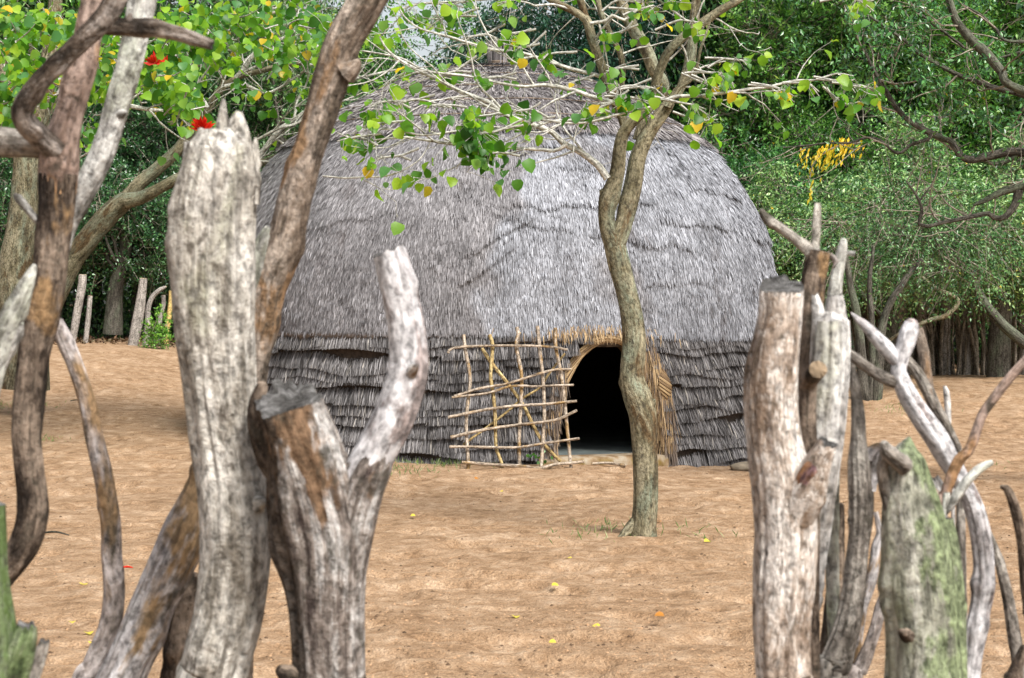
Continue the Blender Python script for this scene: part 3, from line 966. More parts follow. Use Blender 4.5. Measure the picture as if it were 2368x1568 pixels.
def place(proto, first, x, y, rz, sc, label, cat, group=None, dz=0.0):
    z = Hz(x, y) + dz
    if first:
        proto.location = (x, y, z); proto.rotation_euler = (0, 0, rz); proto.scale = (sc,) * 3 if np.isscalar(sc) else sc
        o = proto; tag(o, label, cat, group)
    else:
        o = copy_thing(proto, (x, y, z), rz, sc); tag(o, label, cat, group)
    return o

def X_at(fx, Y): return (fx - 1183.5) / FPX * Y

def build_forest():
    tall = tree_proto('broadleaf_tree', 101, (2.9, 2.6, 3.2), 5.2, G_mid, 5200, 11, .092, lobes=22, spread=.24, gap=0.20)
    blue = tree_proto('drooping_tree', 102, (2.6, 2.4, 3.2), 5.0, G_blue, 4600, 10, .12, ar=.34, droop=.8, lobes=30, spread=.28, gap=0.19)
    acac = tree_proto('feathery_tree', 103, (3.0, 2.6, 2.6), 4.6, G_grey, 5000, 12, .072, ar=.42, lobes=24, spread=.23, gap=0.19)
    dark = tree_proto('evergreen_tree', 104, (2.8, 2.5, 3.0), 3.6, G_dark, 5600, 10, .085, lobes=36, spread=.33, gap=0.24)
    lite = tree_proto('light_tree', 105, (2.6, 2.4, 2.8), 4.6, G_bright, 4600, 10, .09, lobes=30, spread=.28, gap=0.18)
    bushd = tree_proto('glossy_shrub', 106, (1.9, 1.5, 1.45), 1.75, G_dark, 4200, 9, .062, trunk=True, lobes=30, spread=.36, gap=0.27, ar=.58, twig=.35)
    bushg = tree_proto('grey_green_shrub', 107, (1.9, 1.6, 1.35), 2.2, G_grey, 5200, 10, .068, trunk=True, lobes=20, spread=.27, gap=0.26, ar=.42, twig=.45, droop=.35)
    bushm = tree_proto('leafy_shrub', 108, (1.7, 1.5, 1.3), 1.6, G_mid, 4000, 9, .06, trunk=True, lobes=18, spread=.28, gap=0.26, twig=.4)
    used = set()
    L = [  # proto, frame x, depth, scale, rotation, dz, label, category
        (tall, 60, 38, 1.15, .3, 0, 'tall leafy tree rising at the far left edge behind the coral tree', 'tree'),
        (dark, 330, 37, 1.1, 1.2, .3, 'dark evergreen tree behind the glossy shrub at the far left', 'tree'),
        (acac, 640, 38, 1.1, 2.2, 0, 'fine leaved grey green tree left of the hut roof', 'tree'),
        (tall, 880, 44, 1.15, 3.1, 0, 'broad green tree behind the left slope of the hut roof', 'tree'),
        (blue, 1310, 36, 1.18, .8, 0, 'blue green drooping tree behind the hut right of the roof finial', 'tree'),
        (lite, 1080, 46, .95, 1.9, 0, 'light green tree far behind the roof finial', 'tree'),
        (tall, 1560, 38, 1.15, 4.4, 0, 'leafy green tree behind the forked coral tree', 'tree'),
        (lite, 1760, 36, 1.1, .5, 0, 'bright green tree right of the hut roof', 'tree'),
        (tall, 1960, 33, 1.1, 5.4, 0, 'dense leafy tree above the forked fence stakes on the right', 'tree'),
        (acac, 2180, 36, 1.25, .1, .2, 'feathery grey green tree above the back palisade', 'tree'),
        (tall, 2400, 33, 1.1, 2.9, 0, 'large leafy tree at the right edge behind the palisade', 'tree'),
        (dark, 1880, 40, 1.3, 2.0, .2, 'dark evergreen tree in the shade right of the hut', 'tree'),
        (dark, 2290, 41, 1.35, 4.1, .2, 'dark evergreen tree deep behind the palisade', 'tree'),
        (dark, 1600, 42, 1.25, 5.3, .3, 'dark evergreen tree behind the hut roof on its right', 'tree'),
        (dark, 780, 45, 1.3, 3.6, -.4, 'dark evergreen tree far behind the left side of the hut', 'tree'),
        (dark, 120, 42, 1.35, .7, .3, 'dark evergreen tree behind the coral tree trunk', 'tree'),
        (dark, 520, 42, 1.25, 2.6, .2, 'dark evergreen tree between the coral tree and the hut', 'tree'),
        (dark, 200, 39, (1.3, 1.3, 2.0), 1.5, 0, 'very tall dark tree added to shade the far posts at the left', 'tree'),  # the very tall trees are added so their crowns shade the foliage below
        (dark, 560, 40, (1.2, 1.2, 1.9), 3.5, 0, 'very tall dark tree added for shade left of the hut roof', 'tree'),
        (tall, 1700, 37, (1.3, 1.3, 1.7), 1.1, 0, 'very tall leafy tree added for shade right of the forked coral tree', 'tree'),
        (dark, 2050, 36, (1.4, 1.4, 2.1), 2.6, 0, 'very tall dark tree added for shade over the middle of the palisade', 'tree'),
        (tall, 2330, 34.5, (1.4, 1.4, 1.8), 5.8, 0, 'very tall leafy tree added for shade over the right end of the palisade', 'tree'),
        (dark, 1830, 35, (1.2, 1.2, 2.1), .4, 0, 'very tall dark tree added for shade rising over the grey green shrub by the hut', 'tree'),
        (dark, 2560, 33, (1.4, 1.4, 2.1), 1.9, 0, 'very tall dark tree added for shade just beyond the right edge', 'tree'),
        (dark, -120, 36, (1.4, 1.4, 2.1), 4.9, 0, 'very tall dark tree added for shade just beyond the left edge', 'tree'),
        (bushd, 260, 34.5, 1.0, .4, .55, 'glossy leaved shrub over the two grey posts at the left', 'shrub'),
        (bushd, 460, 35.5, 1.05, 2.1, .6, 'glossy leaved shrub behind the yellow post', 'shrub'),
        (bushd, 30, 34.5, 1.1, 3.6, .7, 'glossy leaved shrub behind the coral tree trunk', 'shrub'),
        (bushm, 640, 36, 1.15, 5.0, .7, 'leafy shrub at the left edge of the hut', 'shrub'),
        (bushg, 1840, 29, .95, 1.2, .3, 'grey green shrub beside the right edge of the hut', 'shrub'),
        (bushg, 2060, 29.5, 1.15, 3.3, .35, 'wide grey green shrub hanging over the left end of the palisade', 'shrub'),
        (bushg, 2310, 29, 1.1, 5.1, .3, 'grey green shrub hanging over the right end of the palisade', 'shrub'),
        (bushm, 1740, 30.5, 1.2, .9, 1.2, 'green shrub touching the right shoulder of the hut roof', 'shrub'),
        (bushm, 1960, 32, 1.3, 2.4, 1.7, 'leafy shrub in the middle of the right thicket', 'shrub'),
        (bushm, 2200, 33, 1.3, 4.4, 1.9, 'leafy shrub high behind the palisade', 'shrub'),
        (bushd, 1900, 33, 1.3, 1.4, -.3, 'dark glossy shrub low in the shade right of the hut', 'shrub'),
        (bushd, 2130, 34, 1.3, 2.9, -.3, 'dark glossy shrub low behind the middle of the palisade', 'shrub'),
        (bushd, 2380, 33.5, 1.3, .2, -.3, 'dark glossy shrub low behind the right end of the palisade', 'shrub'),
    ]
    for proto, fx, Y, sc, rz, dz, lab, cat in L:
        k = proto.name
        place(proto, k not in used, X_at(fx, Y), Y, rz, sc, lab, cat, None, dz)
        used.add(k)
    # far wood that reads as one dark mass
    mb = MB(); rs = rng_(77)
    n = 60000
    a = rs.uniform(-.36, .36, n); r = rs.uniform(45, 54, n)
    z = rs.random(n) ** 1.2 * 5.6
    pos = np.stack([np.sin(a) * r, np.cos(a) * r, z], -1)
    hole = noise(pos * .5) > .25
    pos = pos[hole]
    scatter(mb, oval(.55), pos, unit(rs.normal(size=(len(pos), 3)) + np.array([0, 0, -.3])), unit(rs.normal(size=(len(pos), 3))), rs.uniform(.18, .34, len(pos)))
    o = mb.build('far_woodland', G_dark, smooth=False)
    tag(o, 'dark woodland closing the view behind every tree', 'woodland', kind='stuff')
    # undergrowth under the trees
    mb = MB(); n = 70000
    a = rs.uniform(-.34, .34, n); r = rs.uniform(36.5, 44, n)
    z = H(np.sin(a) * r, np.cos(a) * r) + rs.random(n) ** 1.5 * 2.3
    pos = np.stack([np.sin(a) * r, np.cos(a) * r, z], -1)
    pos = pos[noise(pos * .9 + 7) > .38]
    scatter(mb, oval(.5), pos, unit(rs.normal(size=(len(pos), 3))), unit(rs.normal(size=(len(pos), 3))), rs.uniform(.07, .13, len(pos)))
    o = mb.build('undergrowth', G_dark, smooth=False)
    tag(o, 'low dark leafy undergrowth below the trees at the back', 'undergrowth', kind='stuff')
    # litter on the forest floor
    mb = MB(); n = 14000
    a = rs.uniform(-.34, .34, n); r = rs.uniform(33.5, 39, n)
    x, y = np.sin(a) * r, np.cos(a) * r
    pos = np.stack([x, y, H(x, y) + rs.uniform(.0, .07, n)], -1)
    scatter(mb, oval(.6), pos, unit(rs.normal(size=(n, 3)) * np.array([1, 1, .4])), unit(rs.normal(size=(n, 3)) * .5 + np.array([0, 0, 1.])), rs.uniform(.05, .11, n))
    o = mb.build('leaf_litter', leafmat('dry leaves', [(.06, .03, .018), (.12, .065, .038), (.20, .12, .07), (.30, .20, .13)], .1, .7, .2), smooth=False)
    tag(o, 'brown dry leaf litter on the ground under the trees', 'leaf litter', kind='stuff')
build_forest()

# ------------------------------------------------------------------ coral trees: measured limbs, grown twigs
def grow(tw, tips, p0, d0, L, r0, rs, lev=0, bend=.5, up=.1):
    n = max(4, int(L / .07))
    p = np.array(p0, float); d = unit(np.array(d0, float)); rows = [(*p, r0)]
    curve = rs.normal(0, 1, 3) * bend
    kidsl = []
    for i in range(n):
        d = unit(d + (curve * .12 + rs.normal(0, .16, 3)) + np.array([0, 0, up * .1]))
        p = p + d * (L / n)
        rr = r0 * (1 - .72 * (i + 1) / n)
        rows.append((*p, max(rr, .0018)))
        if lev < 2 and i > 0 and rs.random() < (.30 if lev == 0 else .22):
            kidsl.append((p.copy(), unit(d * .9 + rs.normal(0, .62, 3)), L * rs.uniform(.3, .6), rr * .65))
    tube(tw, rows, 5 if lev == 0 else 4, smooth=False, seed=int(rs.integers(1, 99)))
    tips.append((p.copy(), d.copy(), lev))
    for a, b, l, r in kidsl:
        grow(tw, tips, a, b, l, r, rs, lev + 1, bend, up)

def leaf_clusters(mb, tips, rs, size, nmin=2, nmax=7, prob=1.0, dens=None, stalk=None, flat=.25):
    pos, ya, za, sc = [], [], [], []
    for p, d, lev in tips:
        if dens is not None and rs.random() > dens(p): continue
        if rs.random() > prob: continue
        for j in range(rs.integers(nmin, nmax + 1)):
            o = unit(rs.normal(size=3) + d * .8 + np.array([0, 0, -.25]))
            st = rs.uniform(.03, .11)
            b = p + o * st + rs.normal(0, .02, 3)
            pos.append(b)
            ya.append(unit(o * .7 + np.array([0, 0, -.55]) + rs.normal(0, .35, 3)))
            za.append(unit(np.array([0, -flat * 2.2, 1.0]) + rs.normal(0, .55, 3)))
            sc.append(size * rs.uniform(.65, 1.2))
            if stalk is not None and rs.random() < .5:
                tube(stalk, [(*p, .0022), (*((p + b) / 2 + rs.normal(0, .008, 3)), .0018), (*b, .0015)], 3, smooth=False, cap='none')
    if pos:
        scatter(mb, heart(), np.array(pos), np.array(ya), np.array(za), np.array(sc))

def limb_twigs(tw, tips, rows, rs, every, L, r, spread=.9, bias=(0, 0, 0), bend=.5, lev=0, t0=.1, t1=1.0):
    q = catmull(rows, .05)
    c = q[:, :3]; D = np.gradient(c, axis=0)
    Ls = np.concatenate([[0], np.cumsum(np.linalg.norm(np.diff(c, axis=0), axis=1))])
    s = t0 * Ls[-1] + rs.random() * every
    while s < Ls[-1] * t1:
        i = min(len(c) - 1, int(np.searchsorted(Ls, s)))
        d = unit(unit(D[i]) * .7 + rs.normal(0, spread, 3) * np.array([1, .8, 1]) + np.array(bias))
        grow(tw, tips, c[i], d, L * rs.uniform(.5, 1.3), min(r * rs.uniform(.7, 1.2), q[i, 3] * .7), rs, lev, bend)
        s += every * rs.uniform(.5, 1.5)

def build_centre_tree():
    Y = 11.1
    base = P(1482, 1240, Y)
    t = empty('coral_tree', (base[0], base[1], 0), 'slender crooked coral tree with forked trunk standing in front of the hut door', 'tree')
    mb = MB()
    low = [(1482, 1262, 70), (1484, 1235, 62), (1490, 1180, 57), (1492, 1100, 57), (1488, 1020, 58), (1484, 960, 66), (1470, 915, 66), (1460, 870, 56), (1466, 800, 54), (1462, 740, 52), (1450, 680, 50), (1434, 620, 52), (1422, 570, 50)]
    stem_l = low[-2:] + [(1405, 525, 40), (1402, 490, 40), (1408, 460, 50), (1418, 430, 40), (1428, 390, 33), (1433, 340, 30), (1444, 303, 28), (1476, 269, 24), (1500, 255, 18), (1512, 240, 12)]
    stem_r = low[-2:] + [(1438, 530, 40), (1450, 480, 44, .05), (1462, 430, 42, .08), (1472, 370, 38, .1), (1490, 325, 36, .1), (1510, 290, 34, .1), (1530, 262, 33, .1), (1548, 236, 26, .1)]
    tube(mb, px(low, Y), 20, lump=.10, ridge=.03, step=.035, seed=3, cap='none')
    tube(mb, px([(1475, 1200, 30), (1456, 1222, 26, -.02), (1438, 1240, 16, -.05), (1425, 1252, 8, -.08)], Y), 10, lump=.15, step=.03, seed=4)
    tube(mb, px([(1500, 1205, 28), (1510, 1240, 20, -.04), (1515, 1262, 14, -.07)], Y), 10, lump=.15, step=.03, seed=14)
    tube(mb, px([(1452, 905, 26), (1444, 885, 30), (1450, 862, 24)], Y), 10, lump=.2, step=.02, seed=5)
    tube(mb, px([(1496, 945, 20), (1510, 932, 16, -.01), (1512, 925, 8, -.01)], Y), 10, lump=.2, step=.02, seed=6)
    tube(mb, px(stem_l, Y), 16, lump=.10, ridge=.03, step=.03, seed=7)
    tube(mb, px([(1402, 470, 30), (1396, 452, 20), (1394, 440, 16)], Y), 8, lump=.2, step=.02, seed=17)
    tube(mb, px(stem_r, Y), 16, lump=.10, ridge=.04, step=.03, seed=8)
    mb.build('trunk', M_bark, t)
    limbs = {
        'C': px([(1000, 1010, 70), (960, 900, 75), (900, 760, 85), (850, 640, 80), (790, 480, 75), (730, 290, 75), (690, 160, 75), (600, 95, 60), (500, 45, 58), (400, -10, 50), (300, -80, 40)], Y + .15, **ZT),
        'C2': px([(700, 170, 50), (670, 90, 60), (645, 10, 60), (620, -90, 55)], Y + .15, **ZT),
        'D': px([(940, 780, 45), (965, 680, 50), (975, 560, 50), (960, 440, 46), (915, 340, 42), (850, 200, 42), (795, 60, 45), (770, -80, 40)], Y + .35, **ZT),
        'B': px([(1100, 1120, 80), (1130, 1000, 70), (1185, 840, 62), (1240, 690, 70), (1300, 520, 75), (1370, 390, 72), (1500, 270, 75), (1620, 180, 75), (1760, 80, 66), (1920, -10, 58), (2050, -90, 50)], Y + .2, **ZT),
        'E': px([(1330, 800, 60), (1300, 650, 95), (1235, 560, 105), (1175, 400, 105), (1050, 200, 100), (980, 50, 92), (940, -100, 85)], Y + 1.0, **ZT),
        'F': px([(1420, 760, 60), (1470, 650, 80), (1510, 540, 92), (1530, 400, 90), (1550, 200, 84), (1570, 0, 75), (1600, -120, 70)], Y + .9, **ZT),
        'A': px([(1340, 860, 70), (1390, 760, 55), (1440, 690, 45), (1530, 630, 34), (1575, 520, 26), (1600, 390, 24), (1640, 280, 20), (1690, 120, 14)], Y + .05, **ZT),
        'L3': px([(860, 1430, 62), (800, 1340, 58), (740, 1280, 56), (620, 1200, 50), (500, 1140, 48), (420, 1060, 44), (300, 1010, 40), (150, 960, 40), (0, 890, 38), (-100, 810, 36), (-300, 740, 34), (-480, 640, 30), (-650, 560, 26), (-800, 480, 24), (-900, 400, 18), (-960, 300, 12)], Y - .1, **ZT),
        'L1': px([(930, 830, 40), (860, 805, 36), (740, 770, 35), (560, 710, 34), (350, 680, 30), (200, 695, 24), (0, 665, 22), (-250, 610, 22), (-450, 590, 20), (-600, 560, 18), (-780, 465, 16), (-960, 430, 14), (-1100, 410, 10)], Y - .05, **ZT),
        'L2': px([(800, 610, 36), (770, 600, 34), (550, 540, 30), (350, 480, 28), (200, 430, 28), (0, 405, 26), (-150, 375, 24), (-350, 310, 22), (-500, 270, 18), (-650, 220, 16), (-770, 120, 12), (-800, 50, 8)], Y + .2, **ZT),
        'L4': px([(530, 1160, 36), (480, 1190, 32), (430, 1205, 30), (300, 1190, 28), (60, 1180, 26), (-100, 1175, 26), (-350, 1155, 26), (-600, 1120, 22), (-750, 1100, 20), (-1000, 1120, 14), (-1120, 1140, 10)], Y - .2, **ZT),
        'L5': px([(1210, 860, 24), (1080, 880, 22), (880, 925, 20), (640, 960, 20), (430, 970, 18), (290, 1020, 14), (100, 1110, 10), (20, 1140, 7)], Y - .25, **ZT),
        'L6': px([(900, 930, 20), (700, 975, 18), (500, 985, 18), (400, 1025, 16), (300, 1060, 12), (-120, 1010, 12), (-350, 1050, 16), (-600, 1080, 16), (-800, 1040, 14), (-950, 1030, 10)], Y - .3, **ZT),
        'R1': px([(1330, 800, 30), (1400, 775, 30), (1600, 765, 26), (1800, 740, 24), (2000, 715, 24), (2150, 700, 22), (2368, 650, 20), (2520, 640, 18), (2700, 590, 14), (2830, 610, 8)], Y - .3, **ZT),
        'arc': px([(-1420, 1410, 14), (-1200, 1425, 15), (-950, 1420, 14), (-800, 1380, 13), (-650, 1290, 11), (-580, 1190, 9), (-555, 1140, 6)], Y - .25, **ZT),
        'T1': px([(720, 190, 30), (850, 165, 28), (900, 120, 26), (1000, 160, 24), (1100, 80, 20), (1230, 45, 14)], Y, **ZT),
    }
    for k, rows in limbs.items():
        mb = MB()
        tube(mb, rows, 12 if k in 'ABCDEF' else 8, lump=.09, ridge=.02, step=.03, seed=len(k) * 7 + ord(k[0]), wob=.02)
        mb.build('branch', M_bark if k in ('A', 'B', 'C', 'C2', 'D', 'E', 'F') else M_twig, t)
    rs = rng_(7)
    tw, tips = MB(), []
    for k, ev, L, b in (('L1', .16, .55, (-.3, 0, .1)), ('L2', .16, .55, (-.3, 0, .1)), ('L3', .17, .6, (-.3, 0, .15)), ('L4', .18, .5, (-.4, 0, .1)),
                        ('L5', .22, .3, (-.2, 0, 0)), ('L6', .2, .35, (-.3, 0, .1)), ('R1', .22, .32, (.3, 0, .0)), ('C', .3, .6, (-.2, 0, .2)), ('C2', .3, .5, (-.3, 0, .2)),
                        ('D', .3, .6, (0, 0, .2)), ('B', .28, .6, (.2, 0, .1)), ('E', .3, .6, (0, 0, .1)), ('F', .3, .6, (.3, 0, 0)), ('A', .25, .5, (.3, 0, .1)), ('arc', .3, .25, (0, 0, -.2)), ('T1', .25, .35, (.2, 0, .1))):
        limb_twigs(tw, tips, limbs[k], rs, ev * .85, L, .009, .75, b)
    lf, stalk = MB(), tw
    leaf_clusters(lf, tips, rs, .085, 1, 3, .26, stalk=stalk)
    # clusters read off the photograph (frame x, y, spread, count, depth)
    cl = [(1105, 325, 46, 60, Y - .45), (1095, 285, 38, 26, Y - .45), (1130, 365, 26, 12, Y - .45), (1120, 190, 26, 8, Y - .2), (800, 330, 30, 10, Y - .3), (850, 305, 45, 14, Y - .3), (880, 380, 40, 12, Y - .3),
          (925, 250, 40, 12, Y - .2), (870, 250, 34, 12, Y - .2), (1000, 255, 26, 5, Y - .3), (1030, 180, 30, 6, Y), (1175, 90, 30, 10, Y), (1200, 120, 26, 8, Y), (1265, 135, 26, 7, Y),
          (1430, 215, 34, 12, Y - .3), (1470, 240, 34, 14, Y - .3), (1390, 250, 30, 10, Y - .3), (1350, 265, 30, 8, Y - .3), (1510, 215, 30, 10, Y - .3), (1420, 170, 26, 6, Y - .2), (1330, 195, 24, 6, Y),
          (1200, 265, 24, 7, Y - .3), (1230, 290, 28, 7, Y - .3), (1600, 60, 30, 8, Y), (1640, 200, 24, 8, Y - .3), (1665, 185, 36, 14, Y - .3), (1600, 255, 36, 10, Y - .35), (1630, 290, 32, 8, Y - .35),
          (1700, 150, 30, 8, Y - .2), (1810, 215, 30, 10, Y - .35), (1870, 205, 26, 6, Y - .35), (1950, 200, 30, 10, Y - .35), (2010, 215, 34, 12, Y - .35), (1965, 250, 24, 6, Y - .35), (1985, 15, 40, 14, Y - .4),
          (1480, 20, 40, 10, Y), (1510, 40, 36, 8, Y), (1560, 10, 40, 10, Y), (1400, 90, 30, 6, Y), (1010, 60, 46, 14, Y + .5), (950, 30, 50, 14, Y + .5), (1080, 100, 40, 10, Y + .3), (1060, 20, 40, 9, Y + .4), (1180, 15, 40, 9, Y + .3)]
    pos, ya, za, sc = [], [], [], []
    for x, y, sp, n, d in cl:
        side_ = 1 if x < 1450 else -1
        for _ in range(2):
            tube(stalk, px([(x + side_ * sp * 2.2 + rs.normal(0, 12), y - sp * .7 + rs.normal(0, 14), 6), (x + side_ * sp + rs.normal(0, 6), y - sp * .5, 5), (x + rs.normal(0, 6), y - sp * .4, 4), (x - side_ * sp * .8, y + rs.normal(0, 12), 2.4)], d), 4, step=.04, wob=.03)
        for j in range(int(n * 1.25)):
            q = np.array(P(x + rs.normal(0, sp * .55), y + rs.normal(0, sp * .5), d + rs.normal(0, .10)))
            pos.append(q); ya.append(unit(np.array([rs.normal(0, .7), rs.normal(0, .7), -1.0]))); za.append(unit(np.array([rs.normal(0, 1.0), -.9, rs.normal(.6, .9)])))
            sc.append(rs.uniform(.036, .092))
            if rs.random() < .85:
                cc_ = np.array(P(x, y - sp * .5, d)); vv_ = cc_ - q
                e = q + vv_ / (np.linalg.norm(vv_) + 1e-6) * min(.13, np.linalg.norm(vv_)) + rs.normal(0, .008, 3)
                tube(stalk, [(*e, .002), (*((q + e) / 2), .0018), (*q, .0015)], 3, smooth=False, cap='none')
    scatter(lf, heart(), np.array(pos), np.array(ya), np.array(za), np.array(sc))
    lf.build('crown', G_coral, t, smooth=True)
    tw.build('twigs', M_twig, t)
build_centre_tree()

M_red = None
def flower(parent, at, n, L, spread, name='flower'):
    global M_red
    if M_red is None:
        M_red = leafmat('scarlet petals', [(.70, .012, .006), (.85, .03, .01)], .3, .5, .3)
    mb = MB(); rs = rng_(int(at[0] * 100) % 97 + 3)
    v = np.array([(0, 0, 0), (-.11, .45, .03), (0, 1, .12), (.11, .45, .03)], float); f = np.array([(0, 3, 2, 1)])
    d = np.array([[rs.normal(0, spread), -.3 + rs.normal(0, .4), abs(rs.normal(.7, .5))] for _ in range(n)])
    p = np.tile(np.array(at), (n, 1)) + rs.normal(0, .008, (n, 3))
    scatter(mb, (v * np.array([1.6, 1, 1]), f), p, unit(d), unit(rs.normal(0, .4, (n, 3)) + np.array([0, -1, .2])), L * rs.uniform(.7, 1.1, n))
    mb.build(name, M_red, parent, smooth=False)

def build_left_tree():
    Y = 21.0
    base = P(75, 860, Y)
    t = empty('flowering_coral_tree', (base[0], base[1], Hz(base[0], base[1])), 'large leaning coral tree with red flowers at the left', 'tree')
    mb = MB()
    tube(mb, px([(60, 900, 110), (62, 840, 96), (55, 760, 86), (38, 690, 84), (36, 620, 78), (48, 540, 68), (56, 470, 64), (60, 400, 60), (62, 340, 56), (90, 260, 50), (110, 160, 42), (125, 60, 34), (130, -40, 28)], Y), 20, lump=.10, ridge=.04, step=.06, seed=31)
    mb.build('trunk', M_bark, t)
    limbs = {
        'a': px([(70, 820, 80), (90, 760, 70), (120, 690, 60), (160, 610, 56), (200, 560, 52), (250, 500, 48), (280, 470, 46), (300, 455, 40), (325, 425, 32), (370, 385, 30), (410, 350, 28), (440, 310, 24), (480, 255, 20), (510, 205, 16), (545, 180, 14), (600, 165, 13), (660, 150, 13), (720, 140, 12), (770, 112, 10), (800, 80, 7)], Y - .6),
        'b': px([(290, 465, 36), (330, 455, 30), (380, 430, 27), (420, 410, 26), (500, 395, 22), (600, 378, 18), (650, 362, 15), (700, 365, 13), (760, 368, 10), (820, 350, 7), (900, 335, 5)], Y - .8),
        'c': px([(560, 395, 14), (604, 355, 13), (630, 318, 13), (650, 295, 12), (690, 270, 10), (740, 235, 8), (800, 190, 7), (860, 175, 6), (930, 160, 4)], Y - 1.5),
        'd': px([(590, 325, 6), (640, 300, 7), (690, 285, 6), (760, 250, 5), (840, 215, 4)], Y - 1.6),
        'e': px([(60, 340, 40), (40, 250, 34), (10, 180, 28), (-30, 120, 24)], Y),
        'f': px([(545, 180, 12), (570, 150, 10), (600, 110, 9), (640, 95, 7), (700, 60, 5)], Y - .9),
        'g': px([(520, 200, 10), (560, 195, 9), (620, 215, 7), (690, 175, 5)], Y - .9),
        'h': px([(480, 250, 10), (440, 190, 10), (400, 140, 9), (370, 80, 7)], Y - 1.2),
        'i': px([(120, 160, 20), (200, 110, 18), (290, 80, 14), (400, 60, 12), (520, 40, 9), (640, 30, 7)], Y - 1),
        'j': px([(110, 190, 18), (170, 190, 14), (240, 230, 12), (330, 250, 10), (430, 260, 8)], Y - 1.5),
        'k': px([(60, 330, 18), (20, 290, 14), (-10, 240, 10)], Y - 1),
    }
    for k, rows in limbs.items():
        mb = MB(); tube(mb, rows, 12 if k in 'ab' else 8, lump=.10, ridge=.03, step=.05, seed=ord(k), wob=.04)
        mb.build('branch', M_bark if k in 'abe' else M_twig, t)
    rs = rng_(17)
    tw, tips = MB(), []
    for k, ev, L, b, t0 in (('a', .35, 1.0, (.1, -.1, .3), .5), ('b', .3, .7, (.2, 0, .2), .4), ('c', .18, .7, (.3, 0, .1), .0), ('d', .2, .6, (.3, 0, .1), 0), ('e', .4, .8, (0, -.2, 0), 0),
                            ('f', .2, .8, (.2, 0, 0), 0), ('g', .2, .8, (.2, 0, 0), 0), ('h', .2, .7, (-.2, -.2, 0), 0), ('i', .22, .9, (.2, -.2, -.1), 0), ('j', .2, .7, (.1, -.2, 0), 0), ('k', .25, .6, (0, -.2, 0), 0)):
        limb_twigs(tw, tips, limbs[k], rs, ev, L, .016, .75, b, t0=t0)
    # the crown reaches towards the viewer: leaf masses on twigs of their own
    lf, stalk = MB(), MB()
    pos, ya, za, sc = [], [], [], []
    areas = [  # frame x, y, sx, sy, n, depth
        (60, 120, 90, 60, 170, 17), (60, 230, 70, 50, 120, 17), (20, 300, 40, 30, 40, 17), (190, 90, 90, 60, 170, 17.5), (250, 190, 60, 60, 90, 17.5), (330, 120, 70, 60, 130, 17.5), (420, 60, 90, 40, 170, 18),
        (400, 190, 50, 40, 110, 17), (430, 235, 40, 25, 70, 17), (350, 160, 36, 36, 50, 17), (560, 40, 80, 30, 130, 18.5), (620, 80, 70, 40, 90, 18.5), (720, 40, 60, 36, 70, 18.5), (500, 110, 60, 40, 60, 18),
        (440, 280, 30, 26, 26, 16.5), (220, 300, 40, 30, 26, 17), (190, 330, 20, 16, 12, 16.5), (120, 60, 80, 40, 90, 18), (700, 90, 60, 40, 36, 18.5), (640, 150, 60, 26, 18, 18.5), (30, 40, 50, 30, 60, 18), (850, 60, 40, 40, 30, 18), (560, 200, 40, 20, 12, 18)]
    for x, y, sx, sy, n, d in areas:
        cen = [(x + rs.normal(0, sx * .6), y + rs.normal(0, sy * .6), d + rs.normal(0, .6)) for _ in range(max(3, n // 6))]
        for c in cen:
            tips.append((np.array(P(*c)), unit(rs.normal(size=3)), 1))
            a = np.array(P(c[0] - rs.uniform(-50, 60), c[1] + rs.uniform(-10, 60), c[2] + .3)); b = np.array(P(*c))
            tube(tw, [(*a, .009), (*((a + b) / 2 + rs.normal(0, .04, 3)), .007), (*b, .004)], 4, step=.08, wob=.05)
        for j in range(int(n * .8)):
            c = cen[rs.integers(0, len(cen))]
            q = np.array(P(c[0] + rs.normal(0, 15), c[1] + rs.normal(0, 13), c[2] + rs.normal(0, .12)))
            pos.append(q); ya.append(unit(np.array([rs.normal(0, .8), rs.normal(-.2, .6), -.7 + rs.normal(0, .3)]))); za.append(unit(np.array([rs.normal(0, .6), -.8, rs.normal(.7, .6)])))
            sc.append(rs.uniform(.07, .13))
    tw.build('twigs', M_twig, t)
    leaf_clusters(lf, tips, rs, .11, 1, 4, .5)
    scatter(lf, heart(), np.array(pos), np.array(ya), np.array(za), np.array(sc))
    lf.build('crown', G_coral, t, smooth=True)
    flower(t, P(466, 300, 16.0), 34, .14, .55)
    flower(t, P(358, 146, 16.2), 16, .11, .9)
    flower(t, P(382, 150, 16.4), 8, .085, .5)
build_left_tree()

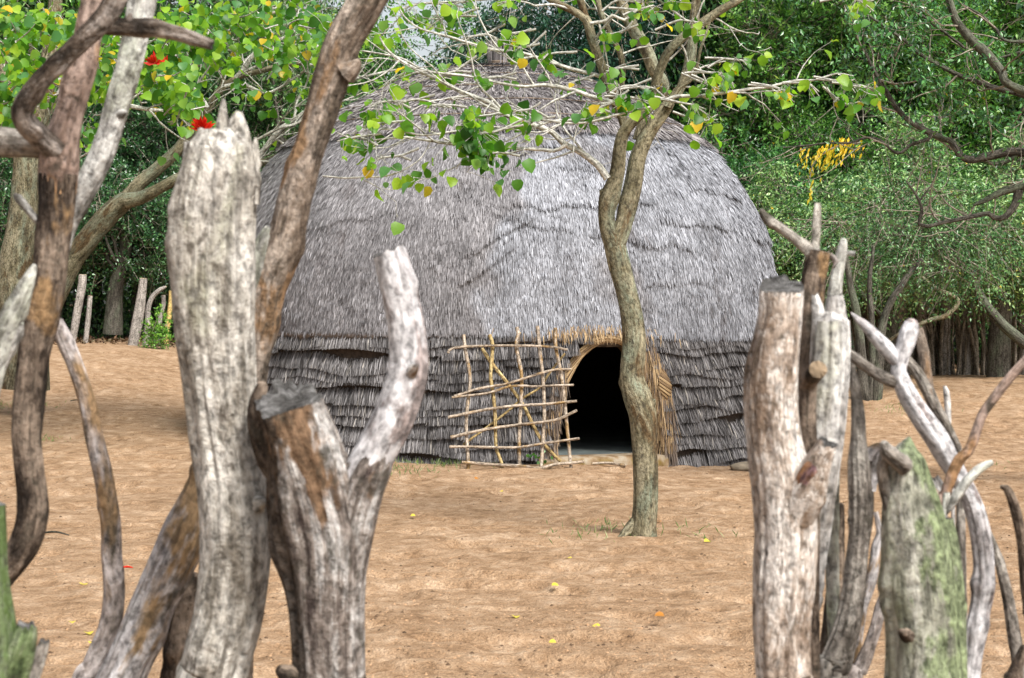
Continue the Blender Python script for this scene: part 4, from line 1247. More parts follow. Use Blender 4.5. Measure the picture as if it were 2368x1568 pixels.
# ------------------------------------------------------------------ overhanging tree on the right
def build_right_tree():
    Y = 14.5
    bx, by = 5.6, 14.8
    t = empty('overhanging_tree', (bx, by, Hz(bx, by)), 'dark limbed tree reaching in from the right edge over the yard', 'tree')
    mb = MB()
    tube(mb, [(bx, by, -.3, .24), (bx - .1, by, .8, .19), (bx + .1, by, 1.8, .17), (bx + .05, by, 2.8, .14), (bx - .2, by, 3.8, .11), (bx - .3, by, 5.0, .07)], 16, lump=.1, ridge=.04, step=.08, seed=41)
    mb.build('trunk', M_darkbark, t)
    end = lambda z_, w_: (bx, by, z_, w_)
    L = {
        'A': [end(3.2, .09)] + px([(1300, 470, 32), (1183, 440, 26), (1000, 390, 24), (850, 330, 22), (700, 250, 19), (620, 180, 16), (500, 95, 12), (440, 60, 8)], Y, **ZR),
        'C': [end(2.5, .10)] + px([(1300, 700, 50), (1183, 705, 46), (1100, 700, 42), (950, 738, 38), (885, 715, 34), (850, 662, 32), (740, 610, 30), (600, 510, 24), (520, 370, 19), (450, 230, 13), (445, 90, 8), (430, 0, 6)], Y, **ZR),
        'C2': px([(760, 622, 24), (740, 645, 20), (660, 670, 16), (600, 710, 14), (520, 650, 12), (440, 640, 11), (380, 660, 10), (250, 665, 9), (70, 685, 6)], Y, **ZR),
        'D': [end(2.1, .11)] + px([(1300, 840, 60), (1183, 860, 50), (1080, 890, 36), (1000, 930, 24), (955, 950, 14)], Y, **ZR),
        'D2': px([(1160, 880, 44), (1140, 950, 36), (1100, 1000, 30), (1050, 1005, 24), (1020, 985, 24), (900, 1015, 20), (800, 1035, 18), (740, 1045, 17), (700, 1035, 18), (715, 980, 16), (700, 930, 14), (640, 840, 8)], Y, **ZR),
        'D3': px([(700, 930, 10), (760, 850, 6), (780, 790, 4)], Y, **ZR),
        'E': [end(3.0, .08)] + px([(1183, 420, 40), (1080, 330, 42), (1000, 240, 46), (930, 180, 44), (870, 90, 38), (830, -20, 32), (800, -120, 30)], Y - .6, **ZR),
        'F': [end(4.0, .07)] + px([(1183, 190, 18), (1050, 130, 14), (1000, 80, 11), (900, 20, 8)], Y - .5, **ZR),
        'G': px([(1183, 240, 14), (1000, 270, 12), (850, 180, 12), (700, 60, 10), (640, -10, 8)], Y + .4, **ZR),
        'H': px([(1150, 720, 28), (1060, 760, 20), (980, 740, 14)], Y, **ZR),
    }
    for k, rows in L.items():
        mb = MB(); tube(mb, rows, 10, lump=.12, ridge=.03, step=.04, seed=ord(k[0]) + len(k), wob=.03)
        mb.build('branch', M_darkbark, t)
    rs = rng_(27); tw, tips = MB(), []
    for k in L:
        limb_twigs(tw, tips, L[k], rs, .2, .6, .009, .8, (-.2, 0, -.05), t0=.25)
    tw.build('twigs', M_forest_twig, t)
    lf = MB(); pos, ya, za, sc = [], [], [], []
    for p, d, lev in tips:
        if p[2] < 2.6 and rs.random() < .6: continue
        for j in range(rs.integers(3, 10)):
            q = p - d * rs.uniform(0, .22) + rs.normal(0, .03, 3)
            pos.append(q); ya.append(unit(d * .5 + rs.normal(0, .6, 3) + np.array([0, 0, -.3]))); za.append(unit(rs.normal(0, .5, 3) + np.array([0, -.4, 1]))); sc.append(rs.uniform(.035, .065))
    for x, y, sx, sy, n in ((1980, 90, 90, 60, 500), (2200, 60, 110, 60, 900), (2300, 160, 60, 80, 500), (2080, 180, 70, 50, 300), (2250, 280, 90, 50, 350), (2100, 30, 80, 40, 400)):
        c = rs.normal(0, 1, (26, 2)) * (sx, sy)
        for j in range(n):
            k = rs.integers(0, 26)
            q = np.array(P(x + c[k, 0] + rs.normal(0, 13), y + c[k, 1] + rs.normal(0, 10), Y + rs.normal(0, .35)))
            pos.append(q); ya.append(unit(rs.normal(0, .7, 3) + np.array([0, 0, -.5]))); za.append(unit(rs.normal(0, .5, 3) + np.array([0, -.4, 1]))); sc.append(rs.uniform(.035, .07))
    scatter(lf, oval(.45), np.array(pos), np.array(ya), np.array(za), np.array(sc))
    lf.build('crown', G_mid, t, smooth=False)
build_right_tree()

# ------------------------------------------------------------------ far posts, palisade
M_grey = wood('grey post wood', (.44, .40, .36), (.30, .27, .245), (.13, .115, .10), spots=.2, spotscale=20, bump=.6)
M_yel = wood('fresh yellow post', (.72, .55, .22), (.58, .42, .15), (.36, .24, .09), spots=.1, bump=.4, cracks=.2)
M_pal = wood('palisade wood', (.36, .31, .25), (.19, .16, .125), (.05, .04, .032), spots=.3, bump=.6)
def build_posts():
    Z7 = dict(ox=0, oy=784 / 1.7305, s=.28893)
    posts = [
        ([(580, 1195, 50), (600, 1040, 62), (630, 870, 66), (655, 730, 66), (662, 630, 62)], 33.0, M_grey, 'tall grey leaning post at the left of the far post row'),
        ([(682, 1200, 40), (698, 1050, 42), (715, 880, 40), (722, 800, 40)], 33.3, M_grey, 'thin short grey post beside the tall leaning one'),
        ([(1058, 1220, 80), (1090, 1050, 88), (1120, 880, 82), (1140, 740, 70), (1148, 660, 66)], 32.5, M_grey, 'thick pale grey post right of the gap in the far row'),
        ([(1160, 1190, 50), (1185, 1040, 52), (1185, 900, 42), (1225, 800, 40), (1290, 745, 34), (1330, 725, 16)], 32.8, M_grey, 'crooked grey post bent to the right behind the green bush'),
        ([(1270, 1080, 36), (1290, 950, 36), (1308, 870, 36), (1308, 795, 34)], 34.2, M_grey, 'short grey post just left of the yellow post'),
        ([(1330, 1120, 38), (1350, 980, 42), (1368, 860, 44), (1372, 760, 44)], 33.6, M_yel, 'fresh yellow post with peeled bark in the far row'),
    ]
    for k, (p, Y, m, lab) in enumerate(posts):
        rows = px(p, Y, **Z7)
        b = rows[0]; gz = Hz(b[0], Y)
        rows = [(b[0], Y, min(gz, b[2]) - .2, b[3])] + rows
        mb = MB(); tube(mb, rows, 12, lump=.10, ridge=.04, step=.06, cap='cut', capmat=1, seed=50 + k)
        o = mb.build('wooden_post', [m, M_cut], origin=(b[0], Y, gz))
        tag(o, lab, 'post', 'old posts standing in the far left row')
    # palisade at the back right
    rs = rng_(61)
    x = 1985.0
    k = 0
    while x < 2400:
        Y = 30.6 + rs.normal(0, .12) - .0012 * (x - 2000)
        X = X_at(x, Y); gz = Hz(X, Y)
        h = rs.uniform(1.0, 1.75); w_ = rs.uniform(.014, .042)
        if k % 9 == 4: h = rs.uniform(1.9, 2.3); w_ = .10
        lean = rs.normal(0, .10) * h
        mb = MB()
        tube(mb, [(X, Y, gz - .15, w_), (X + lean * .3, Y, gz + h * .35, w_ * .95), (X + lean * .6 + rs.normal(0, .03), Y, gz + h * .7, w_ * .85), (X + lean, Y, gz + h, w_ * .6)], 8, lump=.14, step=.1, seed=k, wob=.05)
        if rs.random() < .3:
            tube(mb, [(X + lean * .5, Y, gz + h * .6, w_ * .5), (X + lean * .5 + rs.normal(0, .15), Y - .04, gz + h * .85, w_ * .35)], 6, step=.1)
        o = mb.build('palisade_stake', M_grey if k % 9 == 4 else M_pal, origin=(X, Y, gz))
        tag(o, 'tall pale stake standing in the dark palisade at the back right' if k % 9 == 4 else 'thin dark stake of the close palisade at the back right', 'stake', 'stakes of the palisade at the back right')
        x += rs.uniform(3.0, 7.0); k += 1
    # multi stemmed trunk at the left end of the palisade
    Y = 24.5; X = X_at(2012, Y); gz = Hz(X, Y)
    t = empty('stemmed_tree', (X, Y, gz), 'many stemmed dark tree between the forked stakes and the palisade', 'tree')
    for p in ([(2000, 940, 26), (1996, 880, 26), (1990, 800, 22), (1975, 700, 18), (1960, 620, 14), (1950, 560, 9)], [(2024, 942, 30), (2028, 880, 28), (2034, 800, 24), (2050, 720, 18), (2090, 650, 14), (2130, 600, 9)], [(2012, 930, 20), (2014, 850, 18), (2016, 760, 15), (2010, 660, 12), (2020, 570, 8)]):
        mb = MB(); tube(mb, px(p, Y), 12, lump=.12, ridge=.04, step=.06, seed=len(p) + p[0][0], wob=.05)
        mb.build('trunk', M_darkbark, t)
    for p in ([(2130, 640, 8), (2170, 670, 9), (2215, 692, 10), (2190, 728, 11), (2155, 738, 10), (2100, 760, 9), (2050, 790, 8)], [(2240, 620, 16), (2270, 690, 20), (2300, 730, 24), (2350, 780, 26), (2420, 830, 28)], [(1960, 640, 10), (2000, 690, 10), (2030, 720, 9), (2050, 745, 8)]):
        mb = MB(); tube(mb, px(p, Y + 2.5), 8, lump=.12, step=.05, seed=p[0][0], wob=.04)
        mb.build('branch', M_bark if p[0][0] == 2130 else M_darkbark, t)
    mb, tw, _ = crown(109, 2.1, 1.2, .75, 2600, 9, .055, lobes=28, spread=.34, gap=0.24, droop=.3)
    for b in (mb, tw): b.v = [v + np.array([X + .9, Y + .8, gz + 2.35]) for v in b.v]
    mb.build('crown', G_grey, t, smooth=False); tw.build('twigs', M_forest_twig, t, smooth=False)
build_posts()

# ------------------------------------------------------------------ rough fence stakes in the foreground
W_pale = wood('pale rotten trunk', (.60, .57, .52), (.45, .42, .37), (.22, .195, .16), streak=.35, spots=.45, spotscale=26, spotcol=(.09, .075, .06), green=(.34, .37, .22), greenamt=.05, greenscale=3, bump=1.0, fine=45)
W_log = wood('brown lichened log', (.42, .35, .29), (.22, .17, .13), (.085, .062, .045), streak=.3, spots=.45, spotscale=14, patch=(.40, .25, .14), patchamt=.22, patchscale=6, flake=.35, bump=1.0, fine=40, side=(1, .35, (.075, .058, .042)))
W_stump = wood('dark streaked stump', (.50, .48, .46), (.23, .195, .17), (.06, .045, .04), streak=.75, spots=.5, spotscale=12, patch=(.24, .15, .09), patchamt=.26, patchscale=7, bump=1.0, fine=34, side=(-1, .42, (.065, .05, .038)))
W_smooth = wood('smooth silver wood', (.60, .59, .60), (.47, .455, .46), (.27, .245, .24), streak=.5, spots=.12, spotscale=9, spotcol=(.10, .06, .05), bump=.35, cracks=.3, fine=40, side=(1, .40, (.22, .18, .17)))
W_orange = wood('peeling grey and orange stake', (.54, .52, .52), (.39, .36, .35), (.16, .13, .11), streak=.4, spots=.6, spotscale=8, patch=(.44, .30, .17), patchamt=.36, patchscale=4.5, bump=.5)
W_dark = wood('dark wet pole', (.22, .17, .13), (.065, .048, .036), (.020, .015, .012), streak=.2, flake=.35, spots=.45, spotscale=11, patch=(.36, .23, .12), patchamt=.12, patchscale=5, bump=.9, fine=35)
W_hook = wood('dark knobbly branch', (.30, .26, .23), (.095, .072, .055), (.022, .017, .013), streak=.35, spots=.5, spotscale=16, spotcol=(.02, .016, .012), flake=.25, bump=1.0, fine=30)
W_warm = wood('red brown pole', (.42, .32, .27), (.235, .165, .13), (.09, .062, .05), streak=.4, spots=.3, spotscale=16, patch=(.46, .27, .14), patchamt=.25, bump=.8, fine=35)
W_lichen = wood('grey lichened branch', (.60, .59, .56), (.40, .385, .36), (.13, .12, .105), streak=.2, spots=.85, spotscale=13, green=(.42, .48, .33), greenamt=.3, bump=.7, fine=30, cracks=.1)
W_thin = wood('blotched thin stake', (.52, .47, .45), (.31, .265, .24), (.10, .085, .065), streak=.15, spots=.6, spotscale=9, patch=(.44, .29, .16), patchamt=.15, bump=.6, fine=26, cracks=.1)
W_green = wood('mossy green post', (.50, .49, .43), (.36, .36, .29), (.18, .18, .14), streak=.4, spots=.2, spotscale=20, green=(.18, .22, .10), greenamt=.2, greenscale=3, bump=.9, side=(1, .0, (.15, .185, .095)))
W_vgreen = wood('bright mossy post', (.26, .30, .19), (.15, .20, .09), (.06, .085, .035), streak=.6, spots=.3, green=(.10, .155, .045), greenamt=.5, bump=.9)
W_mottle = wood('mottled flaking post', (.62, .575, .53), (.43, .355, .295), (.21, .155, .115), streak=.2, spots=.1, spotscale=30, patch=(.32, .22, .14), patchamt=.10, patchscale=5, flake=1.0, bump=.9, fine=40)
W_silver = wood('silver split wood', (.60, .59, .57), (.44, .42, .40), (.26, .235, .21), streak=.8, spots=.1, green=(.38, .40, .26), greenamt=.15, bump=.6, fine=30)
W_gnarl = wood('gnarled grey bark', (.38, .35, .31), (.21, .185, .16), (.07, .06, .05), streak=.55, spots=.5, spotscale=15, bump=1.0, fine=32)
t_ = NT('grey weathered cut'); ob_ = t_.n('ShaderNodeTexCoord').outputs['Object']
n_a = t_.noise(t_.mapping(ob_, (6, 22, 6)), 3, 6, .75, .4)
t_.principled(t_.ramp(n_a, [(.36, (.03, .028, .026)), (.48, (.11, .105, .10)), (.58, (.20, .195, .19)), (.68, (.36, .35, .34))]), .9, t_.bump(n_a, 1.0, .03), .1)
W_cutg = t_.m
W_cuty = simple('sawn stub face', (.21, .155, .10), .85, .5, 30, .8)
W_wound = wood('purple heartwood', (.34, .22, .22), (.17, .10, .105), (.07, .035, .04), spots=.3, patch=(.36, .19, .10), patchamt=.3, patchscale=9, bump=.6)

def stake(label, mat, Y, parts, sides=24, cut=W_cutg, name='fence_stake', lump=.07, ridge=.03):
    """parts: list of (part name or None for the shaft, points, cap, options)"""
    shaft = parts[0]
    rows = px(shaft[1], Y)
    # the shaft goes on down to the sand
    a, b = rows[0], rows[1]
    if not shaft[3].get('float'):
        dx = (a[0] - b[0]) / max(.05, (b[2] - a[2])) * .35
        gz = Hz(a[0], Y) - .15
        if a[2] > gz + .1:
            rows = [(a[0] + dx * (a[2] - gz), a[1], gz, a[3] * 1.05)] + rows
    base = (rows[0][0], rows[0][1], 0.0) if not shaft[3].get('float') else rows[0][:3]
    root = None
    for i, (nm, pts, cap, op) in enumerate(parts):
        op = dict(op); m = op.pop('mat', mat); op.pop('float', None)
        rw = rows if i == 0 else px(pts, Y)
        mb = MB()
        tube(mb, rw, op.pop('sides', (sides if i == 0 else 16) * 2), fine=op.pop('fine', 1.3), knots=op.pop('knots', 7 if i == 0 else 2), lump=op.pop('lump', lump * 1.25), ridge=op.pop('ridge', ridge), step=.010, cap=cap, capmat=1, seed=int(abs(label.__len__() * 3.1 + i * 7)) % 61, wob=op.pop('wob', .024), **op)
        if i == 0:
            root = mb.build(name, [m, cut], origin=base)
            tag(root, label, 'stake', 'rough stakes of the foreground fence')
        else:
            mb.build(nm, [m, cut], root)
    return root

def cz(p, ox, oy, s): return [(ox + q[0] * s, oy + q[1] * s, q[2] * s) + tuple(q[3:]) for q in p]
def zb(*p): return cz(p, 1775.2, 783.6, .5)

def build_stakes():
    # ---- left group
    stake('thickest pale grey trunk with a jagged broken top in the left half of the fence', W_pale, 3.9, [
        (None, [(490, 1640, 165), (500, 1540, 160), (530, 1400, 162), (545, 1280, 166), (544, 1180, 164), (525, 1040, 168), (508, 900, 172), (500, 760, 186), (498, 640, 194), (500, 560, 188), (503, 470, 184), (508, 400, 176), (510, 345, 150)], 'round', dict(jag=.03)),
        ('splinter', [(470, 480, 90), (452, 400, 60), (440, 350, 34), (431, 330, 12)], 'round', dict(jag=.02)),
        ('splinter', [(500, 450, 100), (485, 370, 70), (472, 325, 40), (466, 300, 14)], 'round', {}),
        ('splinter', [(520, 430, 90), (518, 330, 52), (516, 270, 24), (517, 232, 8)], 'round', {}),
        ('splinter', [(545, 430, 110), (550, 340, 80), (553, 295, 52), (552, 262, 26)], 'round', dict(jag=.02)),
        ('splinter', [(570, 470, 60), (582, 390, 40), (590, 345, 24), (592, 318, 8)], 'round', {}),
        ('knot', [(575, 1180, 50, -.02), (600, 1165, 40, -.05), (612, 1160, 22, -.06)], 'round', {}),
    ], sides=40, lump=.06, ridge=.025)
    stake('long brown leaning log rising out of the picture beside the thick pale trunk', W_log, 4.15, [
        (None, [(560, 1200, 60), (570, 1000, 62), (583, 880, 62), (600, 780, 68), (618, 690, 78), (645, 600, 84), (668, 520, 80), (690, 430, 76), (712, 350, 72), (738, 270, 76), (762, 200, 82), (780, 150, 84), (808, 80, 84), (845, 10, 86), (880, -60, 86), (905, -130, 84)], 'round', {}),
        ('knot', [(800, 165, 60, -.02), (822, 150, 30, -.03), (828, 140, 12, -.03)], 'round', {}),
        ('fork', [(610, 700, 50), (608, 620, 62), (614, 565, 52), (622, 530, 24)], 'round', {'mat': W_lichen}),
    ], sides=30, lump=.10, ridge=.04)
    stake('dark forked stump with a flat sawn top', W_stump, 3.75, [
        (None, [(762, 1650, 170), (760, 1560, 172), (755, 1440, 176), (752, 1330, 184), (745, 1230, 196), (728, 1140, 192), (706, 1060, 176), (684, 990, 164), (668, 935, 158)], 'cut', dict(tilt=(-.12, .75), jag=.035)),
        ('fork', [(775, 1420, 120), (788, 1300, 122), (806, 1210, 124), (828, 1140, 114), (850, 1090, 104), (866, 1050, 84)], 'round', {}),
        ('branch', [(800, 1240, 60), (815, 1180, 84), (838, 1120, 98), (862, 1060, 98), (888, 1000, 98), (915, 935, 100), (938, 870, 98), (946, 810, 92), (938, 740, 86), (924, 680, 84), (910, 625, 84), (897, 578, 78)], 'cut', {'mat': W_smooth, 'lump': .04, 'ridge': .015, 'jag': .02}),
        ('knot', [(950, 862, 30, -.04), (957, 850, 22, -.055), (960, 846, 10, -.06)], 'round', {'mat': W_stump}),
        ('stub', [(640, 1090, 60, .04), (608, 1040, 52, .04), (592, 980, 50, .04), (594, 925, 42, .04), (606, 888, 26, .04)], 'round', {'mat': W_dark}),
        ('knob', [(690, 1580, 50, -.03), (660, 1556, 44, -.05), (645, 1545, 26, -.05)], 'round', {'mat': W_dark}),
    ], sides=36, lump=.08, ridge=.035)
    stake('grey and orange peeling stake leaning right into the thick pale trunk', W_orange, 4.2, [
        (None, [(225, 1700, 112), (270, 1600, 110), (310, 1510, 104), (352, 1420, 100), (392, 1330, 108), (425, 1250, 104), (455, 1170, 84), (478, 1100, 66), (500, 1020, 50)], 'round', {})], sides=26)
    stake('blackened stake in the gap between the peeling stake and the pale trunk', W_dark, 4.45, [
        (None, [(400, 1640, 62), (408, 1540, 62), (418, 1440, 60), (436, 1370, 44), (450, 1330, 24)], 'round', {})], lump=.14)
    stake('thin blotched crooked stake left of the peeling one', W_thin, 4.3, [
        (None, [(170, 1640, 54), (215, 1540, 52), (250, 1460, 52), (264, 1390, 50), (262, 1300, 46), (258, 1200, 46), (246, 1110, 46), (222, 1010, 42), (200, 920, 38), (176, 850, 38), (152, 790, 40), (134, 745, 26)], 'round', {})], sides=18, lump=.10)
    stake('tall dark pole with a hooked branch at the left edge', W_dark, 3.9, [
        (None, [(-40, 1420, 50), (0, 1345, 56), (40, 1285, 66), (66, 1230, 74), (74, 1160, 72), (62, 1080, 70), (56, 1000, 72), (70, 900, 72), (84, 810, 74), (98, 720, 84), (112, 630, 84), (124, 540, 84), (131, 460, 86), (133, 400, 90)], 'none', {}),
        ('shaft', [(131, 450, 86), (133, 390, 92), (140, 330, 84), (156, 270, 70), (172, 210, 66), (192, 140, 64), (208, 70, 64), (226, 0, 66), (245, -80, 68)], 'round', {'mat': W_warm}),
        ('branch', [(130, 350, 60, -.03), (92, 312, 58, -.06), (58, 278, 56, -.1), (56, 245, 50, -.12), (90, 190, 46, -.14), (140, 135, 44, -.15), (190, 90, 48, -.15), (232, 48, 52, -.15), (262, 0, 50, -.15), (290, -60, 50, -.15)], 'round', {'mat': W_hook, 'knots': 7, 'lump': .15}),
        ('branch', [(228, 55, 50, -.14), (270, 62, 44, -.14), (330, 66, 40, -.14), (400, 78, 36, -.14), (450, 92, 32, -.14), (488, 102, 26, -.14)], 'cut', {'mat': W_hook, 'jag': .01, 'knots': 6, 'lump': .16}),
        ('branch', [(120, 340, 60, .02), (70, 336, 56, 0), (20, 334, 58, 0), (-60, 332, 62, 0)], 'round', {'mat': W_gnarl, 'knots': 4}),
        ('stub', [(300, 62, 22, -.14), (298, 44, 18, -.15), (302, 34, 10, -.15)], 'round', {'mat': W_hook}),
        ('twig', [(110, 540, 18), (88, 515, 17), (62, 488, 19), (38, 462, 20), (30, 455, 10)], 'round', {'mat': W_lichen}),
    ], sides=26, lump=.09)
    stake('pale lichen spotted branch slanting up beside the tall dark pole', W_lichen, 4.1, [
        (None, [(-30, 1420, 30), (2, 1345, 30), (42, 1280, 32), (70, 1210, 32), (66, 1090, 32), (60, 1000, 32), (76, 880, 34), (98, 760, 36), (122, 640, 42), (150, 530, 44), (180, 465, 52), (212, 400, 58), (240, 340, 58), (262, 270, 58), (282, 200, 58), (300, 140, 60), (315, 70, 64), (332, 0, 66), (350, -80, 70)], 'round', {}),
        ('knot', [(262, 268, 40, 0), (282, 262, 22, -.02), (292, 258, 10, -.02)], 'round', {})], sides=24, lump=.09)
    stake('crooked green lichened branch at the far left edge', W_lichen, 3.6, [
        (None, [(-60, 1060, 40), (-30, 940, 44), (-4, 840, 46), (18, 760, 56), (42, 700, 48), (62, 650, 32), (76, 615, 12)], 'round', {'mat': W_lichen}),
        ('branch', [(0, 850, 30), (20, 800, 34), (40, 770, 24), (46, 750, 10)], 'round', {})], sides=20, lump=.14)
    stake('bright green mossy post at the bottom left corner', W_vgreen, 3.3, [
        (None, [(-22, 1650, 150), (-24, 1500, 130), (-30, 1350, 106), (-34, 1240, 102), (-36, 1165, 104)], 'cut', {}),
        ('stub', [(14, 1600, 84), (40, 1530, 76), (58, 1480, 60), (66, 1445, 46)], 'cut', {'jag': .02})], sides=26)
    stake('small grey broken stake at the foot of the green mossy post', W_gnarl, 3.5, [
        (None, [(40, 1660, 60), (62, 1580, 46), (84, 1520, 36), (98, 1478, 24)], 'cut', {'jag': .02})], sides=16, lump=.12)
    # ---- right group
    stake('thick mottled post with a sawn top and a purple wound', W_mottle, 3.75, [
        (None, [(1812, 1660, 132), (1812, 1560, 132), (1812, 1440, 136), (1818, 1330, 146), (1822, 1220, 150), (1815, 1120, 142), (1800, 1040, 128), (1790, 960, 122), (1788, 880, 122), (1796, 800, 112), (1806, 730, 102), (1810, 662, 100)], 'cut', dict(tilt=(.05, .5), jag=.02)),
        ('stub', [(1838, 1190, 100, -.02), (1866, 1120, 80, -.05), (1890, 1070, 62, -.07), (1908, 1030, 46, -.08)], 'cut', {'mat': W_mottle, 'jag': .015}),
        ('wound', [(1840, 1165, 30, -.050), (1860, 1115, 50, -.064), (1880, 1078, 46, -.080), (1893, 1060, 20, -.085)], 'round', {'mat': W_wound, 'lump': .1}),
    ], sides=36, lump=.06, ridge=.03)
    stake('dark brown stake with antler branches between the sawn post and the split one', W_dark, 4.1, [
        (None, [(1862, 1300, 50), (1864, 1100, 50), (1864, 900, 54), (1868, 800, 56), (1876, 700, 62), (1886, 630, 58), (1896, 582, 54)], 'cut', {}),
        ('branch', [(1886, 600, 34), (1862, 572, 28), (1830, 545, 25), (1798, 522, 24), (1776, 508, 24), (1758, 488, 12)], 'round', {'mat': W_gnarl, 'knots': 5, 'lump': .14}),
        ('branch', [(1884, 592, 22), (1884, 545, 20), (1886, 500, 20), (1887, 470, 15)], 'cut', {'mat': W_pale}),
        ('twig', [(1900, 600, 16), (1916, 590, 15), (1932, 606, 14), (1926, 618, 8)], 'round', {'mat': W_thin}),
    ], sides=22, lump=.08)
    stake('silver split stake with a V shaped notch at its top', W_silver, 4.0, [
        (None, [(1820, 1640, 60), (1845, 1500, 60), (1868, 1360, 66), (1884, 1230, 80), (1896, 1110, 92), (1908, 1000, 96), (1916, 900, 96), (1920, 800, 92), (1921, 745, 84)], 'round', {}),
        ('splinter', [(1900, 800, 40), (1893, 740, 34), (1888, 705, 26), (1883, 684, 16)], 'cut', {'jag': .01}),
        ('splinter', [(1932, 800, 60), (1934, 740, 52), (1933, 700, 44), (1932, 680, 38)], 'cut', {'jag': .01}),
    ], sides=28, lump=.05)
    stake('white spotted stick rising behind the split stake', W_lichen, 4.3, [
        (None, [(1930, 1000, 30), (1932, 820, 34), (1934, 700, 34), (1938, 640, 30), (1944, 590, 26), (1948, 562, 16)], 'round', {}),
        ('twig', [(1944, 590, 14), (1960, 586, 13), (1976, 588, 14)], 'cut', {})], sides=16, lump=.10)
    stake('short brown branch with a round sawn face beside the mottled post', W_dark, 3.95, [
        (None, [(1872, 1250, 44), (1870, 1080, 42), (1866, 960, 42), (1868, 890, 42), (1880, 868, 40, -.05), (1891, 854, 42, -.10)], 'cut', {'wob': 0.0, 'jag': .012, 'lump': .02, 'fine': 0.2})], cut=W_cuty, sides=22, lump=.06)
    stake('gnarled grey stake right of the split one', W_gnarl, 4.2, [
        (None, zb((290, 1640, 150), (320, 1500, 140), (365, 1350, 125), (395, 1200, 110), (410, 1080, 105), (420, 950, 100), (428, 800, 112), (425, 680, 116), (415, 560, 96), (412, 460, 70), (410, 350, 62), (400, 230, 46), (392, 160, 36), (386, 100, 16)), 'round', {}),
        ('fork', zb((470, 700, 60), (490, 600, 56), (510, 540, 50), (535, 500, 44)), 'cut', {'mat': W_orange}),
        ('fork', zb((465, 560, 50), (480, 520, 56), (510, 500, 44), (540, 490, 34)), 'round', {'mat': W_orange}),
    ], sides=26, lump=.11, ridge=.05)
    stake('dark wine brown stake in the gap behind the gnarled stake', W_dark, 4.5, [
        (None, zb((270, 1640, 130), (290, 1450, 110), (310, 1250, 100), (325, 1050, 70), (330, 900, 50), (330, 760, 34)), 'round', {})], sides=18)
    stake('thin orange crooked stake left of the mossy post', W_orange, 4.6, [
        (None, zb((380, 1640, 60), (400, 1480, 60), (425, 1330, 58), (440, 1240, 54), (470, 1140, 54), (490, 1040, 48), (500, 960, 44), (522, 900, 44), (510, 850, 32), (495, 800, 22)), 'round', {})], sides=16, lump=.10)
    stake('short knobbly stake against the left side of the mossy post', W_thin, 4.5, [
        (None, zb((400, 1640, 84), (430, 1540, 76), (465, 1440, 66), (495, 1340, 56), (515, 1240, 52), (540, 1160, 54), (562, 1100, 48), (556, 1050, 26)), 'round', {})], sides=18, lump=.10)
    stake('broad mossy green post with a pointed top', W_green, 3.8, [
        (None, [(2140, 1660, 190), (2140, 1560, 184), (2136, 1440, 176), (2126, 1330, 168), (2116, 1240, 156), (2106, 1170, 134), (2098, 1110, 104), (2092, 1060, 78), (2094, 1035, 44), (2099, 1012, 8)], 'round', {}),
        ('side_slab', [(2206, 1660, 62, .03), (2203, 1500, 62, .03), (2196, 1350, 60, .03), (2190, 1250, 52, .03), (2186, 1195, 36, .03)], 'cut', {'mat': W_green}),
        ('knot', [(2092, 1075, 46, -.04), (2072, 1060, 40, -.06), (2052, 1040, 38, -.07), (2046, 1022, 20, -.07)], 'round', {'mat': W_gnarl, 'lump': .3}),
        ('knot', [(2096, 1470, 34, -.08), (2093, 1467, 30, -.10), (2092, 1466, 12, -.11)], 'round', {'mat': W_dark}),
        ('branch', [(2056, 1190, 22, -.01), (2046, 1130, 28, -.02), (2042, 1080, 28, -.03), (2050, 1040, 20, -.04)], 'round', {'mat': W_gnarl}),
    ], sides=34, lump=.06, ridge=.025)
    stake('pale forked trunk leaning left with a blunt horn at its top', W_smooth, 4.1, [
        (None, zb((935, 1700, 110), (940, 1500, 106), (965, 1300, 102), (985, 1100, 100), (975, 950, 98), (955, 820, 96), (925, 720, 90), (880, 630, 92), (830, 540, 104), (775, 450, 112), (715, 370, 108), (660, 290, 100), (620, 210, 90), (600, 140, 78), (612, 80, 72), (632, 20, 84), (648, -40, 86), (660, -85, 62)), 'round', {'mat': W_smooth}),
        ('branch', zb((620, 200, 62), (580, 195, 60), (530, 175, 58), (480, 145, 54), (430, 110, 50), (385, 75, 46), (340, 40, 44)), 'round', {'mat': W_gnarl}),
        ('branch', zb((600, 110, 60), (555, 60, 66), (510, 10, 64), (460, -45, 52), (415, -85, 32), (380, -118, 8)), 'round', {}),
    ], sides=26, lump=.06)
    stake('dark bark limb crossing behind the pale forked trunk', W_gnarl, 4.3, [
        (None, zb((900, 900, 44), (890, 620, 46), (865, 500, 50), (810, 400, 56), (760, 310, 58), (720, 220, 60), (680, 150, 54), (640, 100, 44)), 'round', {}),
        ('branch', zb((755, 300, 48), (735, 190, 48), (722, 100, 50), (705, 20, 50), (692, -40, 40)), 'round', {'mat': W_log})], sides=18, lump=.1)
    stake('slim white splinter stake with an orange tip behind the dark limb', W_silver, 4.7, [
        (None, zb((860, 900, 20), (850, 560, 22), (846, 420, 24), (838, 320, 30), (826, 240, 28), (818, 215, 14)), 'cut', {})], sides=12)
    stake('curved brown branch sweeping up to the right edge', W_warm, 3.95, [
        (None, zb((770, 900, 44), (800, 790, 50), (828, 710, 50), (856, 630, 52), (890, 555, 54), (935, 510, 46), (965, 440, 46), (1000, 350, 44), (1050, 285, 44), (1100, 225, 44), (1150, 165, 42), (1210, 100, 42), (1280, 20, 40)), 'round', {})], sides=18, lump=.08)
